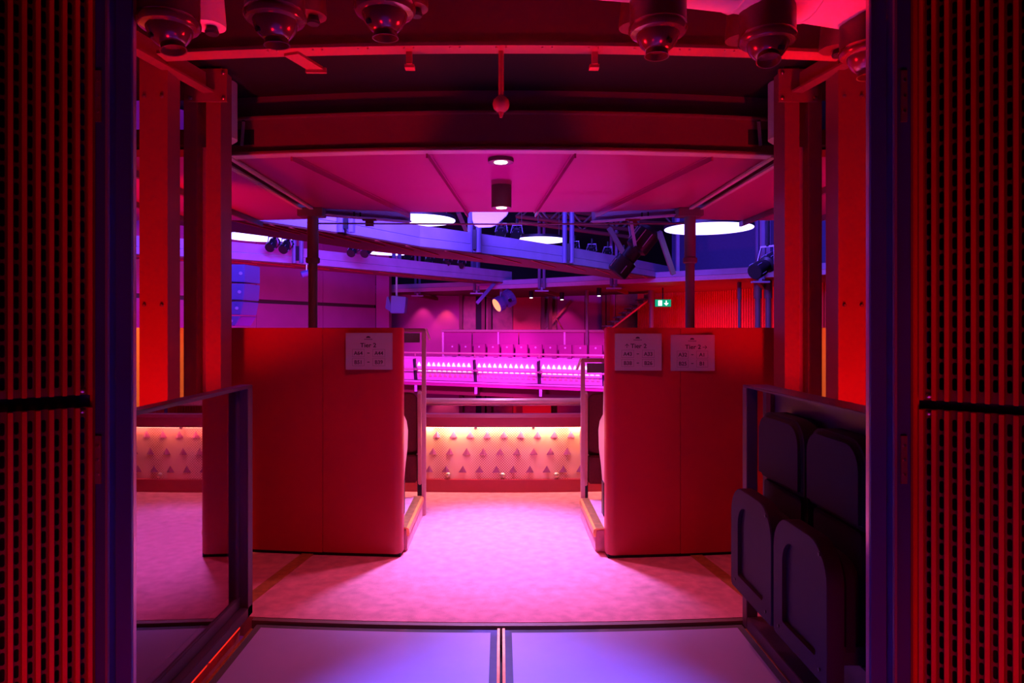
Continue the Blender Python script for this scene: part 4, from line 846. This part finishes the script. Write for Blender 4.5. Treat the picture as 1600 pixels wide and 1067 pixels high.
for k, (pa, pb, Y) in enumerate((((806, 338), (1010, 362), 17.0), ((806, 346), (1010, 374), 17.2), ((840, 336), (1050, 350), 17.6))):
    t = thing('truss', P(*pa, Y), ['lower dark roof truss behind the nearer catwalk', 'lowest dark roof truss behind the nearer catwalk', 'highest dark roof truss just under the soffit edge'][k], 'truss', 'dark roof trusses')
    a, b = P(*pa, Y), P(*pb, Y+0.6); h = Vector((0, 0, 0.45))
    MB().tube([a, b], 0.05, 8).build('lower_chord', 'red_under', t, smooth=True); MB().tube([a+h, b+h], 0.05, 8).tube([a.lerp(b, 0.1)+h, Vector((a.lerp(b, 0.1).x, a.lerp(b, 0.1).y, 6.5))], 0.02, 6).tube([a.lerp(b, 0.9)+h, Vector((a.lerp(b, 0.9).x, a.lerp(b, 0.9).y, 6.5))], 0.02, 6).build('upper_chord', 'red_under', t, smooth=True)
    for j in range(8): MB().tube([a.lerp(b, j/8)+(h if j % 2 else Vector()), a.lerp(b, (j+1)/8)+(Vector() if j % 2 else h)], 0.025, 6).build('diagonal', 'steel_dark', t)
# acoustic reflector
q = [(734, 300), (800, 300), (793, 331), (775, 351), (768, 355), (748, 356), (741, 352), (737, 340)]
t = thing('acoustic_reflector', P(766, 356, 10.4), 'pale rounded acoustic reflector hanging under the soffit edge', 'reflector')
pts = [P(x, y, 10.4)+Vector((0, (356-y)*0.012, 0)) for x, y in q]; MB().prism(pts, (0, 0.05, 0.01)).build('panel', 'reflector', t, bevel=0.015)
MB().cyl(P(760, 305, 10.9)+Vector((0, 0.1, 0)), P(760, 305, 10.9)+Vector((0, 0.1, 3)), 0.01, n=6).build('wire', 'equip', t)
# line array loudspeakers
la = [(413, 441, 382, 382), (443, 469, 382, 380), (471, 492, 380, 376), (494, 509, 376, 367)]
t = thing('line_array', P(370, 509, 12), 'curved hanging line array loudspeaker beside the slim column', 'loudspeaker')
for y0, y1, xr0, xr1 in la:
    a = [P(318, y0, 12), P(xr0, y0, 12), P(xr1, y1, 12), P(318, y1-2, 12)]; f = MB().prism(a, (0.1, 0.5, 0)).build('cabinet', 'speaker', t, bevel=0.01)
    c = P(xr1-6, (y0+y1)/2, 11.99); MB().lathe([(0.03, 0), (0.03, 0.006), (0.001, 0.007)], c, (0, -1, 0), 10).build('badge', 'violet_steel', t)
MB().bar(P(345, 380, 12.2), P(345, 414, 12.2), 0.06, 0.06, (0, 1, 0)).build('hanger', 'equip', t)
# side loudspeaker on its bracket
c = P(617, 476, 20.0); t = thing('hung_loudspeaker', (c.x, c.y, c.z-0.22), 'blue lit boxy loudspeaker hung against the pilaster', 'loudspeaker')
MB().prism([c+Vector((-0.14, 0, -0.25)), c+Vector((0.26, 0.1, -0.25)), c+Vector((0.31, 0.1, 0.23)), c+Vector((-0.11, 0, 0.27))], (0.02, 0.35, 0)).build('cabinet', 'speaker', t, bevel=0.015)
MB().prism([c+Vector((-0.30, 0.1, -0.10)), c+Vector((-0.12, 0.0, -0.22)), c+Vector((-0.12, 0.0, -0.06)), c+Vector((-0.2, 0.05, 0.24)), c+Vector((-0.25, 0.05, 0.24))], (0.0, 0.12, 0)).build('bracket', 'speaker', t, bevel=0.01)
MB().cyl(c+Vector((0.02, 0.2, 0.2)), (c.x+0.02, c.y+0.2, 6.5), 0.03, n=8).build('hanger', 'violet_steel', t)
c = P(478, 428, 14.4); t = thing('small_projector', c, 'tiny lamp under the farther catwalk beside the round post', 'lamp'); MB().cyl(c+Vector((-0.1, 0, -0.02)), c+Vector((0.1, 0.1, 0.06)), 0.07, n=12).build('can', 'speaker', t, smooth=True); MB().cyl(c+Vector((0, 0.04, 0.06)), c+Vector((0, 0.04, 0.2)), 0.02, n=8).build('clamp', 'screw', t)

# local lamps of the hall
lamp('wall_spot', 'SPOT', P(660, 462, 24.1), P(660, 540, 24.42), 60, (1.0, 0.18, 0.55), 0.05, None, 70, 0.6)
lamp('wall_spot', 'SPOT', P(697, 466, 24.1), P(697, 540, 24.42), 70, (1.0, 0.32, 0.12), 0.05, None, 70, 0.6)
lamp('wall_spot', 'SPOT', P(690, 612, 24.0), P(695, 660, 24.5), 40, (1.0, 0.4, 0.3), 0.05, None, 80, 0.6)
lamp('wall_spot', 'SPOT', P(880, 462, 23.6), P(880, 540, 24.4), 60, (1.0, 0.06, 0.45), 0.05, None, 80, 0.6)
lamp('ribbed_wall_wash', 'AREA', (5.4, 18.9, 0.1), (6.6, 20.3, 1.8), 130, (1.0, 0.01, 0.01), 3.0, 0.4)
lamp('low_panel_wash', 'SPOT', (1.2, 22.6, -2.6), (1.25, 24, -1.4), 90, (1.0, 0.01, 0.01), 0.05, None, 70, 0.6)
for s in (-1, 1): lamp('side_orange', 'SPOT', (s*3.1, 3.7, 2.5), (s*2.7, 4.75, 0.9), 240, (1.0, 0.30, 0.06), 0.05, None, 60, 0.7)
